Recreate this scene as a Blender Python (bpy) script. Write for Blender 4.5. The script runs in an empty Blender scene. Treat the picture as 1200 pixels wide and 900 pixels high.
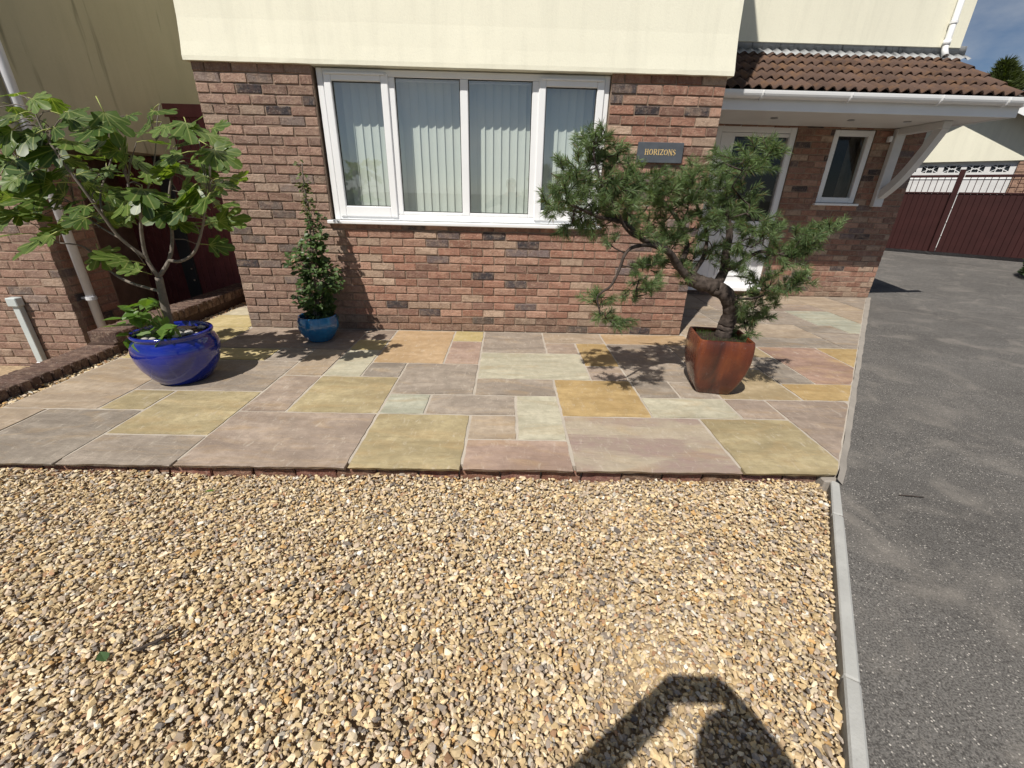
import bpy, bmesh, math, random
import numpy as np
from mathutils import Vector, Matrix
R = math.radians
random.seed(11)
rng = np.random.default_rng(5)
S = bpy.context.scene
COL = S.collection

# ------------------------------------------------------------------ camera
cam_d = bpy.data.cameras.new('camera'); cam = bpy.data.objects.new('camera', cam_d); COL.objects.link(cam)
PIT, YAW, ROL = .4172, .0183, .0246
fw = Vector((math.sin(YAW)*math.cos(PIT), math.cos(YAW)*math.cos(PIT), -math.sin(PIT)))
rt0 = Vector((math.cos(YAW), -math.sin(YAW), 0)); up0 = rt0.cross(fw)
rt = rt0*math.cos(ROL)+up0*math.sin(ROL); upv = -rt0*math.sin(ROL)+up0*math.cos(ROL)
M3 = Matrix((rt, upv, -fw)).transposed()
cam.matrix_world = Matrix.Translation((2.7175, -4.4483, 1.3594)) @ M3.to_4x4()
cam_d.sensor_width = 36; cam_d.lens = 501.99/1200*36
cam_d.clip_start = .03; cam_d.clip_end = 3000
S.camera = cam

# ------------------------------------------------------------------ sky, sun, exposure
SUN_AZ, SUN_EL = math.atan(.61), R(54.5)          # light travels towards +Y, turned to +X
W = bpy.data.worlds.new('World'); S.world = W; W.use_nodes = True
wn = W.node_tree.nodes; wl = W.node_tree.links
bg = wn['Background']
sky = wn.new('ShaderNodeTexSky'); sky.sky_type = 'NISHITA'; sky.sun_disc = False
sky.sun_elevation = SUN_EL; sky.sun_rotation = math.pi+SUN_AZ
sky.air_density = .8; sky.dust_density = .2; sky.ozone_density = 2.4
tc = wn.new('ShaderNodeTexCoord'); mp = wn.new('ShaderNodeMapping'); mp.inputs['Scale'].default_value = (1, 1, 2.2); mp.inputs['Location'].default_value = (.35, .1, .2)
cn = wn.new('ShaderNodeTexNoise'); cn.inputs['Scale'].default_value = 2.3; cn.inputs['Detail'].default_value = 9; cn.inputs['Roughness'].default_value = .58
cr = wn.new('ShaderNodeValToRGB'); cr.color_ramp.elements[0].position = .45; cr.color_ramp.elements[1].position = .66
cr.color_ramp.elements[0].color = (0, 0, 0, 1); cr.color_ramp.elements[1].color = (.75, .75, .75, 1)
mx = wn.new('ShaderNodeMix'); mx.data_type = 'RGBA'
wl.new(tc.outputs['Generated'], mp.inputs['Vector']); wl.new(mp.outputs[0], cn.inputs['Vector']); wl.new(cn.outputs[0], cr.inputs[0])
wl.new(cr.outputs[0], mx.inputs['Factor']); wl.new(sky.outputs[0], mx.inputs['A']); mx.inputs['B'].default_value = (8.0, 8.3, 8.8, 1)
wl.new(mx.outputs['Result'], bg.inputs['Color']); bg.inputs['Strength'].default_value = .055
sl = bpy.data.lights.new('sun', 'SUN'); sl.energy = 5.0; sl.angle = R(.53); sl.color = (1, .945, .86)
sun = bpy.data.objects.new('sun', sl); COL.objects.link(sun)
sun.rotation_euler = Vector((math.sin(SUN_AZ)*math.cos(SUN_EL), math.cos(SUN_AZ)*math.cos(SUN_EL), -math.sin(SUN_EL))).to_track_quat('-Z', 'Y').to_euler()
sun.location = (-3, -8, 12)
S.view_settings.view_transform = 'Standard'; S.view_settings.look = 'None'
S.cycles.max_bounces = 6; S.cycles.diffuse_bounces = 3; S.cycles.glossy_bounces = 3; S.cycles.transmission_bounces = 4; S.cycles.transparent_max_bounces = 6
S.cycles.use_adaptive_sampling = True; S.cycles.adaptive_threshold = .02
S.cycles.caustics_reflective = False; S.cycles.caustics_refractive = False
S.view_settings.exposure = 0.14; S.view_settings.gamma = 1; S.view_settings.use_curve_mapping = False

# ------------------------------------------------------------------ material helpers
class NT:
    def __init__(s, name, rough=.6, spec=.35, metal=0):
        s.m = bpy.data.materials.new(name); s.m.use_nodes = True
        s.n = s.m.node_tree.nodes; s.l = s.m.node_tree.links; s.b = s.n['Principled BSDF']
        s.b.inputs['Roughness'].default_value = rough; s.b.inputs['Specular IOR Level'].default_value = spec
        s.b.inputs['Metallic'].default_value = metal
        s._c = None
    def coord(s, kind='Object', scale=(1, 1, 1), rnd=False):
        t = s.n.new('ShaderNodeTexCoord'); m = s.n.new('ShaderNodeMapping'); m.inputs['Scale'].default_value = scale
        s.l.new(t.outputs[kind], m.inputs['Vector'])
        if rnd:
            o = s.n.new('ShaderNodeObjectInfo'); v = s.n.new('ShaderNodeVectorMath'); v.operation = 'SCALE'
            v.inputs[0].default_value = (37.1, 53.7, 21.3); s.l.new(o.outputs['Random'], v.inputs['Scale']); s.l.new(v.outputs[0], m.inputs['Location'])
        return m.outputs[0]
    def noise(s, vec, scale, detail=4, rough=.55, dist=0):
        t = s.n.new('ShaderNodeTexNoise'); t.inputs['Scale'].default_value = scale; t.inputs['Detail'].default_value = detail
        t.inputs['Roughness'].default_value = rough; t.inputs['Distortion'].default_value = dist
        if vec is not None: s.l.new(vec, t.inputs['Vector'])
        return t.outputs[0]
    def ramp(s, fac, *stops):
        r = s.n.new('ShaderNodeValToRGB'); e = r.color_ramp.elements
        while len(e) < len(stops): e.new(.5)
        for i, (p, c) in enumerate(stops):
            e[i].position = p; e[i].color = (*c, 1) if isinstance(c, tuple) else (c, c, c, 1)
        s.l.new(fac, r.inputs[0]); return r.outputs[0]
    def mix(s, fac, a, b, mode='MIX'):
        m = s.n.new('ShaderNodeMix'); m.data_type = 'RGBA'; m.blend_type = mode; m.clamp_factor = True
        for k, x in (('Factor', fac), ('A', a), ('B', b)):
            if hasattr(x, 'is_output'): s.l.new(x, m.inputs[k])
            elif k == 'Factor': m.inputs['Factor'].default_value = x
            else: m.inputs[k].default_value = (*x, 1)
        return m.outputs['Result']
    def mul(s, a, f):
        m = s.n.new('ShaderNodeMath'); m.operation = 'MULTIPLY'; s.l.new(a, m.inputs[0])
        if hasattr(f, 'is_output'): s.l.new(f, m.inputs[1])
        else: m.inputs[1].default_value = f
        return m.outputs[0]
    def color(s, c):
        if hasattr(c, 'is_output'): s.l.new(c, s.b.inputs['Base Color'])
        else: s.b.inputs['Base Color'].default_value = (*c, 1)
    def rough(s, f): s.l.new(f, s.b.inputs['Roughness'])
    def bump(s, h, strength=.3, dist=.01):
        b = s.n.new('ShaderNodeBump'); b.inputs['Strength'].default_value = strength; b.inputs['Distance'].default_value = dist
        s.l.new(h, b.inputs['Height']); s.l.new(b.outputs[0], s.b.inputs['Normal'])
    def objcol(s):
        return s.n.new('ShaderNodeObjectInfo').outputs['Color']
    def attr(s, name):
        a = s.n.new('ShaderNodeAttribute'); a.attribute_name = name; return a.outputs['Color']

def plain(name, c, rough=.5, var=.12, scale=8, spec=.35, bump=0, bscale=60, metal=0):
    t = NT(name, rough, spec, metal); v = t.coord()
    n = t.noise(v, scale, 5)
    lo = tuple(x*(1-var) for x in c); hi = tuple(min(1, x*(1+var)) for x in c)
    t.color(t.ramp(n, (.3, lo), (.7, hi)))
    if bump: t.bump(t.noise(v, bscale, 4), bump, .004)
    return t.m

def brick_mat(name, attr):
    t = NT(name, .88, .2)
    base = t.attr('col') if attr else t.objcol()
    v = t.coord('Object', rnd=not attr)
    blot = t.noise(v, 14, 5, .6, .4)
    c = t.mix(t.ramp(blot, (.47, 0.), (.70, .65)), base, (.47, .335, .245))          # pale firing bloom
    c = t.mix(t.ramp(t.noise(v, 22, 4, .6), (.47, 0.), (.68, .65)), c, (.135, .072, .055))
    fine = t.noise(v, 120, 5, .7)
    c = t.mix(t.ramp(fine, (.53, 0.), (.68, .65)), c, (.06, .04, .035))
    c = t.mix(t.ramp(t.noise(v, 70, 3, .6), (.57, 0.), (.72, .5)), c, (.60, .51, .42))
    t.color(t.mix(.32, c, base))
    t.bump(t.noise(v, 60, 4, .7), 1.0, .010)
    return t.m
BRICK_O = brick_mat('brick_clay', False); BRICK_A = brick_mat('brick_clay_joined', True)
def mortar():
    t = NT('mortar', .95, .1); v = t.coord('Object')
    t.color(t.ramp(t.noise(v, 9, 6), (.25, (.20, .145, .11)), (.75, (.34, .26, .20)))); t.bump(t.noise(v, 160, 3), .6, .003)
    return t.m
MORTAR = mortar()
def render_mat(name, c, streak, seed=0.):
    t = NT(name, .85, .15); v = t.coord('Object'); v2 = t.coord('Object', (7.0, 7.0, .75))
    a = t.ramp(t.noise(v, .9, 5), (.3, tuple(x*.93 for x in c)), (.7, tuple(min(1, x*1.03) for x in c)))
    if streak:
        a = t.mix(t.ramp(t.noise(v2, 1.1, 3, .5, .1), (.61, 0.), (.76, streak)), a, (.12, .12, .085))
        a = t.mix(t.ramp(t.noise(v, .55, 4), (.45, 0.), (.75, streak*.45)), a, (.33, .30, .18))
    v3 = t.coord('Object', (6.0, 6.0, .5)); a = t.mix(t.ramp(t.noise(v3, 1.3, 5, .65), (.48, 0.), (.78, .22)), a, tuple(x*.55 for x in c))
    a = t.mix(t.ramp(t.noise(v, 55, 4, .7), (.50, 0.), (.75, .14)), a, tuple(x*.6 for x in c))
    t.color(a); t.bump(t.noise(v, 75, 5, .7), .35, .004)
    return t.m
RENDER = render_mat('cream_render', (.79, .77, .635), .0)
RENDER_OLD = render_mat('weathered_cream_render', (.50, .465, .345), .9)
WHITE = plain('white_upvc', (.80, .81, .82), .32, .03, 3, .5)
WHITE_D = plain('white_painted_timber', (.66, .66, .66), .5, .06, 6)
def stone_mat(name, c1, c2, c3=None, sc=1.0, lo=.38, hi=.64):
    t = NT(name, .62, .25)
    v = t.coord('Object', (1, 1, 1), True); vs = t.coord('Object', (.6, 2.0, 1), True)
    n = t.noise(vs, 2.2*sc, 5, .5, 1.1)
    c = t.ramp(n, (lo, tuple(x*.88 for x in c1)), (hi, tuple(x*1.07 for x in c2)))
    if c3: c = t.mix(t.ramp(t.noise(vs, 1.3*sc, 3, .5, .8), (.55, 0.), (.68, .8)), c, c3)
    c = t.mix(t.ramp(t.noise(v, 16, 5, .65), (.36, .55), (.62, 0.)), c, tuple(x*.70 for x in c1))
    c = t.mix(t.ramp(t.noise(vs, 3.1*sc, 6, .65, 1.6), (.50, 0.), (.72, .38)), c, (.40, .285, .165))      # iron staining
    c = t.mix(t.ramp(t.noise(v, 5.5, 6, .7, .5), (.52, 0.), (.72, .34)), c, tuple(x*.62 for x in c1))
    sp = t.coord('Object', (9, 3, 1), True)
    c = t.mix(t.ramp(t.noise(sp, 4, 6, .75, .6), (.56, 0.), (.72, .50)), c, (.60, .55, .48))   # pale scuffs
    c = t.mix(t.ramp(t.noise(v, 90, 3, .6), (.62, 0.), (.75, .25)), c, (.12, .10, .08))
    hs = t.n.new('ShaderNodeHueSaturation'); hs.inputs['Saturation'].default_value = 1.18; hs.inputs['Value'].default_value = .95; t.l.new(c, hs.inputs['Color'])
    t.color(hs.outputs[0])
    t.bump(t.noise(vs, 8, 7, .70, .7), .80, .010)
    return t.m
ST = dict(
 mauve=stone_mat('sandstone_mauve', (.305, .250, .212), (.380, .316, .268)),
 grey=stone_mat('sandstone_grey', (.292, .252, .216), (.358, .312, .268)),
 slate=stone_mat('sandstone_slate_grey', (.255, .223, .192), (.320, .283, .244)),
 olive=stone_mat('sandstone_olive', (.350, .296, .195), (.430, .370, .250)),
 gold=stone_mat('sandstone_gold', (.405, .300, .170), (.470, .360, .215)),
 tan=stone_mat('sandstone_tan', (.37, .30, .20), (.43, .355, .25)),
 peach=stone_mat('sandstone_peach', (.455, .335, .220), (.49, .375, .265)),
 beige=stone_mat('sandstone_beige', (.365, .300, .238), (.430, .362, .292)),
 green=stone_mat('sandstone_pale_green', (.440, .415, .330), (.510, .482, .390)),
 mint=stone_mat('sandstone_mint', (.375, .375, .310), (.435, .432, .362)),
 cream=stone_mat('sandstone_cream', (.52, .47, .36), (.58, .53, .42)),
 yellow=stone_mat('sandstone_yellow', (.50, .42, .24), (.55, .47, .30)),
 pink=stone_mat('sandstone_pink', (.355, .268, .225), (.42, .328, .278)),
 swirl=stone_mat('sandstone_cream_and_mauve_swirl', (.47, .41, .33), (.285, .222, .20), None, .7, .45, .53),
 streak=stone_mat('sandstone_pink_and_gold_streak', (.31, .22, .185), (.38, .275, .225), (.52, .39, .21), .9))

# ------------------------------------------------------------------ mesh helpers
def link(name, me, mat=None, parent=None, loc=None, rz=0):
    o = bpy.data.objects.new(name, me); COL.objects.link(o)
    if mat is not None and me is not None and not me.materials: me.materials.append(mat)
    if parent: o.parent = parent
    if loc is not None: o.location = loc
    if rz: o.rotation_euler = (0, 0, rz)
    return o
def bmo(name, bm, mat, parent=None, loc=None, rz=0, smooth=False):
    me = bpy.data.meshes.new(name); bmesh.ops.recalc_face_normals(bm, faces=bm.faces); bm.to_mesh(me); bm.free()
    if smooth: me.polygons.foreach_set('use_smooth', [True]*len(me.polygons))
    return link(name, me, mat, parent, loc, rz)
def tag(o, label, cat, group=None):
    o['label'] = label; o['category'] = cat
    if group: o['group'] = group
    return o
def struct(o): o['kind'] = 'structure'; return o
def stuff(o): o['kind'] = 'stuff'; return o
def thing(name, label, cat, loc=(0, 0, 0), group=None, rz=0):
    o = link(name, None, None, None, loc, rz); o.empty_display_size = .2
    return tag(o, label, cat, group)
def bx(bm, x0, x1, y0, y1, z0, z1, bev=0, mtx=None):
    r = bmesh.ops.create_cube(bm, size=1)
    vs = r['verts']
    for v in vs:
        v.co = Vector(((x0+x1)/2+v.co.x*(x1-x0), (y0+y1)/2+v.co.y*(y1-y0), (z0+z1)/2+v.co.z*(z1-z0)))
    if bev:
        es = list({e for v in vs for e in v.link_edges})
        g = bmesh.ops.bevel(bm, geom=es, offset=bev, segments=1, affect='EDGES', profile=.5); vs = g['verts']
    if mtx: bmesh.ops.transform(bm, matrix=mtx, verts=list(set(vs)))
    return vs
def box(name, dims, mat, parent=None, bev=.003, loc=None, rz=0):
    bm = bmesh.new(); bx(bm, *dims, bev=bev); return bmo(name, bm, mat, parent, loc, rz)
def tube(bm, pts, rad, seg=8, cap=True):
    pts = [Vector(p) for p in pts]; n = len(pts)
    if not hasattr(rad, '__len__'): rad = [rad]*n
    rings = []; ref = Vector((0, 0, 1))
    for i, p in enumerate(pts):
        d = (pts[min(i+1, n-1)]-pts[max(i-1, 0)]).normalized()
        a = ref-d*ref.dot(d)
        if a.length < .05: a = Vector((1, 0, 0))-d*d.x
        a.normalize(); b = d.cross(a); ref = a
        rings.append([bm.verts.new(p+(a*math.cos(t)+b*math.sin(t))*rad[i]) for t in [2*math.pi*k/seg for k in range(seg)]])
    for r0, r1 in zip(rings, rings[1:]):
        for k in range(seg): bm.faces.new((r0[k], r0[(k+1) % seg], r1[(k+1) % seg], r1[k]))
    if cap: bm.faces.new(rings[0][::-1]); bm.faces.new(rings[-1])
def smooth_path(pts, n=4):
    P = [Vector(p[:3]) for p in pts]; rr = [p[3] if len(p) > 3 else 0 for p in pts]; out = []
    for i in range(len(P)-1):
        p0, p1, p2, p3 = P[max(i-1, 0)], P[i], P[i+1], P[min(i+2, len(P)-1)]
        for k in range(n):
            t = k/n
            q = .5*((2*p1)+(p2-p0)*t+(2*p0-5*p1+4*p2-p3)*t*t+(3*p1-p0-3*p2+p3)*t**3)
            out.append((*q, rr[i]*(1-t)+rr[i+1]*t))
    out.append((*P[-1], rr[-1])); return out
def prism(bm, poly, z0, z1):
    a = [bm.verts.new((x, y, z0)) for x, y in poly]; b = [bm.verts.new((x, y, z1)) for x, y in poly]
    n = len(poly)
    bm.faces.new(a[::-1]); f = bm.faces.new(b)
    for i in range(n): bm.faces.new((a[i], a[(i+1) % n], b[(i+1) % n], b[i]))
    return f
def lathe(bm, prof, seg=48):
    rings = [[bm.verts.new((r*math.cos(2*math.pi*k/seg), r*math.sin(2*math.pi*k/seg), z)) for k in range(seg)] for r, z in prof]
    for a, b in zip(rings, rings[1:]):
        for k in range(seg): bm.faces.new((a[k], a[(k+1) % seg], b[(k+1) % seg], b[k]))
    bm.faces.new(rings[0][::-1]); bm.faces.new(rings[-1])
def np_mesh(name, V, F, mat, parent=None, cols=None, smooth=False):
    """V (n,3), F (m,k) equal-size polygons"""
    me = bpy.data.meshes.new(name); k = F.shape[1]
    me.vertices.add(len(V)); me.vertices.foreach_set('co', V.astype(np.float32).ravel())
    me.loops.add(F.size); me.loops.foreach_set('vertex_index', F.astype(np.int32).ravel())
    me.polygons.add(len(F)); me.polygons.foreach_set('loop_start', np.arange(0, F.size, k, dtype=np.int32))
    me.polygons.foreach_set('use_smooth', np.full(len(F), smooth, dtype=bool))
    if cols is not None:
        a = me.color_attributes.new('col', 'FLOAT_COLOR', 'POINT')
        c4 = np.ones((len(V), 4), dtype=np.float32); c4[:, :3] = cols; a.data.foreach_set('color', c4.ravel())
    me.update(); me.validate()
    return link(name, me, mat, parent)

# ------------------------------------------------------------------ ground, drive
KD = Vector((.635, .773))                                    # direction of the drive
def drive_z(x, y):
    s = (x-4.52)*KD.x+(y+2.55)*KD.y
    if s < 0: return -.035+max(s, -2.5)*.012
    if s < 6.2: return -.035+.035*s/6.2
    return min(.35, .35*((s-6.2)/5.0)) if s < 11.2 else .35
def tarmac():
    t = NT('tarmac', .9, .2); v = t.coord('Object')
    big = t.noise(v, .9, 5, .6, .5)
    c = t.ramp(t.mix(.35, big, t.noise(v, 11, 5, .7)), (.36, (.100, .095, .090)), (.64, (.165, .157, .148)))
    agg = t.noise(v, 150, 3, .7)
    c = t.mix(t.ramp(agg, (.40, .8), (.56, 0.)), c, (.040, .037, .035)); c = t.mix(t.ramp(t.noise(v, 210, 2, .6), (.56, 0.), (.68, .45)), c, (.30, .275, .25))
    vor = t.n.new('ShaderNodeTexVoronoi'); vor.inputs['Scale'].default_value = 120; t.l.new(v, vor.inputs['Vector'])
    pick = t.n.new('ShaderNodeSeparateColor'); t.l.new(vor.outputs['Color'], pick.inputs[0])
    near = t.ramp(vor.outputs['Distance'], (.22, 1.), (.42, 0.)); rare = t.ramp(pick.outputs[0], (.80, 0.), (.96, 1.))
    c = t.mix(t.mul(near, rare), c, (.48, .45, .41))
    c = t.mix(t.ramp(t.noise(v, 2.6, 6, .65, .8), (.50, 0.), (.70, .65)), c, t.mix(t.noise(v, 60, 4, .7), (.10, .092, .085), (.34, .31, .275)))
    t.color(c); t.bump(agg, .8, .006)
    return t.m
TARMAC = tarmac()
def concrete(name, c):
    t = NT(name, .9, .15); v = t.coord('Object')
    k = t.ramp(t.noise(v, 5, 6, .65), (.3, tuple(x*.78 for x in c)), (.7, c))
    k = t.mix(t.ramp(t.noise(v, 60, 4), (.6, 0.), (.75, .4)), k, tuple(x*.5 for x in c))
    t.color(k); t.bump(t.noise(v, 90, 5), .5, .004); return t.m
CONC = concrete('kerb_concrete', (.40, .40, .385)); MORTAR_L = concrete('pale_mortar', (.33, .30, .265)); JOINT = concrete('joint_mortar', (.46, .41, .35))
EARTH = plain('gravel_bed', (.36, .27, .175), .95, .35, 30, .1, .6, 120)
GROUND = plain('ground_far', (.16, .155, .12), .95, .3, .3, .1)

bm = bmesh.new(); bmesh.ops.create_grid(bm, x_segments=8, y_segments=8, size=900)
struct(bmo('ground', bm, GROUND, None, (0, 0, -.60)))
bm = bmesh.new()
poly = [(-.66, -2.49), (-.66, -9), (1.0, -9), (1.0, -8), (4.62, -2.46)]
prism(bm, [(-.66, -9), (.4, -9), (4.50, -2.60), (4.50, -2.49), (-.66, -2.49)], -.30, -.10)
struct(bmo('gravel_bed', bm, EARTH))
# drive: strips along its length
bm = bmesh.new(); rows = []
left = [(-2.5, -13.3), (.4, -8.85), (2.5, -5.65), (3.70, -3.815), (4.48, -2.63), (4.585, -2.50), (5.90, -.90), (7.15, .65), (8.41, 2.21), (8.415, 3.2), (9.0, 4.6), (9.6, 6.4), (11.6, 8.3), (14, 10.5), (17, 13.5)]
for x, y in left:
    rows.append([bm.verts.new((x+KD.y*w, y-KD.x*w, drive_z(x+KD.y*w, y-KD.x*w))) for w in (0, .5, 1.2, 2.2, 3.5, 5.5, 9)])
for a, b in zip(rows, rows[1:]):
    for k in range(6): bm.faces.new((a[k], a[k+1], b[k+1], b[k]))
struct(bmo('driveway', bm, TARMAC, smooth=True))
# concrete edging beside the gravel: separate lengths
kerb = thing('kerb_edging', 'thin grey concrete edging strip between the gravel and the tarmac drive', 'kerb')
ks = [(.35, -8.82), (1.62, -6.9), (2.75, -5.22), (3.315, -4.36), (3.83, -3.575), (4.34, -2.795), (4.525, -2.515)]
for (xa, ya), (xb, yb) in zip(ks, ks[1:]):
    d = Vector((xb-xa, yb-ya)); L = d.length; d.normalize(); n = Vector((d.y, -d.x))
    bm = bmesh.new(); bx(bm, .002, L-.003, -.043, .002, -.22, -.034, bev=.006)
    for v in bm.verts: v.co.y += random.uniform(-.0015, .0015); v.co.z += random.uniform(-.002, .002)
    bmo('edging_block', bm, CONC, kerb, (xa+n.x*.0, ya+n.y*.0, 0), math.atan2(d.y, d.x))

bm = bmesh.new(); bx(bm, 4.472, 4.56, -2.545, -2.45, -.2, -.030, .008); bmo('mortar_fillet', bm, MORTAR_L, kerb)

# ------------------------------------------------------------------ patio of sandstone slabs
patio = struct(link('patio', None)); patio.empty_display_size = .1
def gx(i): return 2.49+.3085*i if i <= 7 else 4.65+.3027*(i-7)
def gy(j): return -2.525+.3115*j
ea, eb = Vector((4.515, -2.555)), Vector((8.38, 2.23)); ed = (eb-ea).normalized(); en = Vector((ed.y, -ed.x))
def clip(poly, p, n):            # keep side where (q-p).n <= 0
    out = []
    for a, b in zip(poly, poly[1:]+poly[:1]):
        da, db = (Vector(a)-p).dot(n), (Vector(b)-p).dot(n)
        if da <= 0: out.append(a)
        if da*db < 0:
            t = da/(da-db); out.append((a[0]+(b[0]-a[0])*t, a[1]+(b[1]-a[1])*t))
    return out
def slab(x0, y0, x1, y1, kind, front=False):
    g = .0078
    poly = [(x0+g, y0+(0 if front else g)), (x1-g, y0+(0 if front else g)), (x1-g, y1-g), (x0+g, y1-g)]
    poly = clip(poly, ea, en)
    if len(poly) < 3: return
    fine = []
    for a, b in zip(poly, poly[1:]+poly[:1]):
        L = math.hypot(b[0]-a[0], b[1]-a[1])
        if L < .004: continue
        k = max(2, int(L/.05)); nx, ny = (b[1]-a[1])/L, -(b[0]-a[0])/L
        for q in range(k):
            t = q/k; w = random.uniform(-.0055, .002) if q else -.002
            fine.append((a[0]+(b[0]-a[0])*t+nx*w, a[1]+(b[1]-a[1])*t+ny*w))
    cx = sum(p[0] for p in fine)/len(fine); cy = sum(p[1] for p in fine)/len(fine)
    bm = bmesh.new(); f = prism(bm, [(x-cx, y-cy) for x, y in fine], -.024, 0)
    bmesh.ops.bevel(bm, geom=list(f.edges), offset=.004, segments=1, affect='EDGES')
    for v in bm.verts:
        if v.co.z < -.006: v.co.x += random.uniform(-.002, .002); v.co.y += random.uniform(-.003, .003)+(.014 if front and v.co.y < min(p[1]-cy for p in fine)+.02 else 0)
    o = bmo('slab', bm, ST[kind], patio, (cx, cy, random.uniform(-.0015, .0015)))
    o.rotation_euler = (random.uniform(-.0015, .0015), random.uniform(-.0015, .0015), 0)
grid = [(-12, 0, -9, 2, 'beige'), (-9, 0, -7, 2, 'slate'), (-7, 0, -5, 1, 'grey'), (-7, 1, -5, 3, 'olive'), (-8, 2, -7, 3, 'olive'), (-10, 2, -8, 5, 'beige'),
 (-8, 3, -5, 5, 'grey'), (-5, 0, -2, 2, 'mauve'), (-5, 2, -4, 4, 'mauve'), (-4, 2, -2, 4, 'olive'), (-5, 4, -4, 6, 'beige'), (-4, 4, -3, 6, 'green'),
 (-8, 5, -6, 6, 'yellow'), (-6, 5, -5, 6, 'grey'), (-8, 6, -4, 8, 'mauve'), (-4, 6, -3, 7, 'yellow'), (-4, 7, -3, 8, 'mauve'), (-3, 4, -2, 5, 'slate'), (-3, 5, -1, 8, 'peach'), (-1, 7, 0, 8, 'yellow'),
 (-1, 5, 0, 7, 'pink'), (-2, 3, 0, 5, 'grey'), (-2, 2, -1, 3, 'mint'), (-1, 2, 1, 3, 'grey'), (-2, 0, 0, 2, 'olive'), (0, 1, 1, 2, 'beige'), (0, 0, 2, 1, 'pink'),
 (1, 1, 2, 3, 'green'), (0, 3, 2, 4, 'grey'), (0, 4, 3, 6, 'green'), (0, 6, 2, 8, 'grey'), (2, 7, 4, 8, 'beige'), (2, 6, 3, 7, 'mauve'), (3, 5, 4, 7, 'gold'),
 (3, 4, 4, 5, 'mauve'), (2, 2, 4, 4, 'gold'), (2, 0, 5, 2, 'swirl'), (4, 7, 7, 8, 'peach'), (4, 4, 6, 7, 'grey'), (4, 3, 5, 4, 'slate'), (5, 3, 6, 4, 'grey'), (4, 2, 6, 3, 'green'),
 (6, 2, 7, 3, 'mauve'), (5, 0, 7, 2, 'olive'), (6, 3, 8, 5, 'tan'), (7, 0, 9, 3, 'mauve'), (8, 3, 11, 4, 'gold'), (8, 4, 9, 6, 'slate'), (6, 5, 8, 7, 'beige'), (9, 4, 11, 7, 'streak'),
 (11, 5, 13, 7, 'gold'), (8, 6, 9, 8, 'tan'), (7, 7, 8, 8, 'cream')]
for a, b, c, d, k in grid: slab(gx(a), gy(b), gx(c), gy(d) if d < 8 else -.008, k, b == 0)
y8 = -.008
for x0, y0, x1, y1, k in [(gx(9), gy(7), gx(12), y8, 'slate'), (gx(12), gy(7), gx(14), .19, 'grey'), (gx(9), y8, gx(12), .52, 'beige'), (gx(12), .19, gx(13.5), .52, 'slate'),
 (gx(7), y8, gx(9), .40, 'beige'), (gx(7), .40, gx(9), 1.2, 'grey'), (gx(9), .52, gx(11), 1.2, 'slate'), (gx(11), .52, gx(13), 1.2, 'grey'), (gx(13), .52, gx(15), 1.22, 'mint'), (gx(13.5), .19, gx(15), .52, 'mint'),
 (gx(15), .52, gx(17), 1.3, 'beige'), (gx(7), 1.2, gx(10), 2.19, 'beige'), (gx(10), 1.2, gx(12), 2.19, 'mauve'), (gx(12), 1.2, gx(15), 1.62, 'mauve'), (gx(12), 1.62, gx(15), 2.19, 'beige'), (gx(15), 1.3, gx(17), 2.19, 'beige'), (gx(17), 1.3, gx(20), 2.19, 'grey'),
 (-.595, gy(5), gx(-8), -.03, 'yellow'), (-.595, -.03, -.012, .46, 'yellow'), (-.595, .46, -.012, .82, 'cream')]:
    slab(x0, y0, x1, y1, k)
bm = bmesh.new()      # mortar bed: shows in the joints
prism(bm, clip([(-1.2, -2.47), (9, -2.47), (9, 2.195), (-.60, 2.195), (-.60, -2.0), (-1.2, -2.0)][:4]+[(-.60, -2.47)], ea+en*.006, en), -.10, -.0045)
bmo('mortar_bed', bm, JOINT, patio)
bm = bmesh.new(); prism(bm, [(-2.2, -2.47), (-.605, -2.47), (-.605, -1.93), (-2.2, -1.93)], -.10, -.0045); bmo('mortar_bed', bm, JOINT, patio)
# pale haunching strip between slabs and tarmac
bm = bmesh.new(); N = 60; L = (eb-ea).length; rl, rr_ = [], []
for k in range(N+1):
    p = ea+ed*(L*k/N); w0, w1 = .006+random.uniform(-.003, .005), .062+random.uniform(-.005, .005)-.022+.022*k/N
    z = drive_z(p.x, p.y)
    rl.append(bm.verts.new((*(p+en*w0), -.004+random.uniform(-.002, .002)))); rr_.append(bm.verts.new((*(p+en*w1), z+.005)))
for k in range(N): bm.faces.new((rl[k], rr_[k], rr_[k+1], rl[k+1]))
bmo('mortar_haunch', bm, MORTAR_L, patio)

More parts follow.
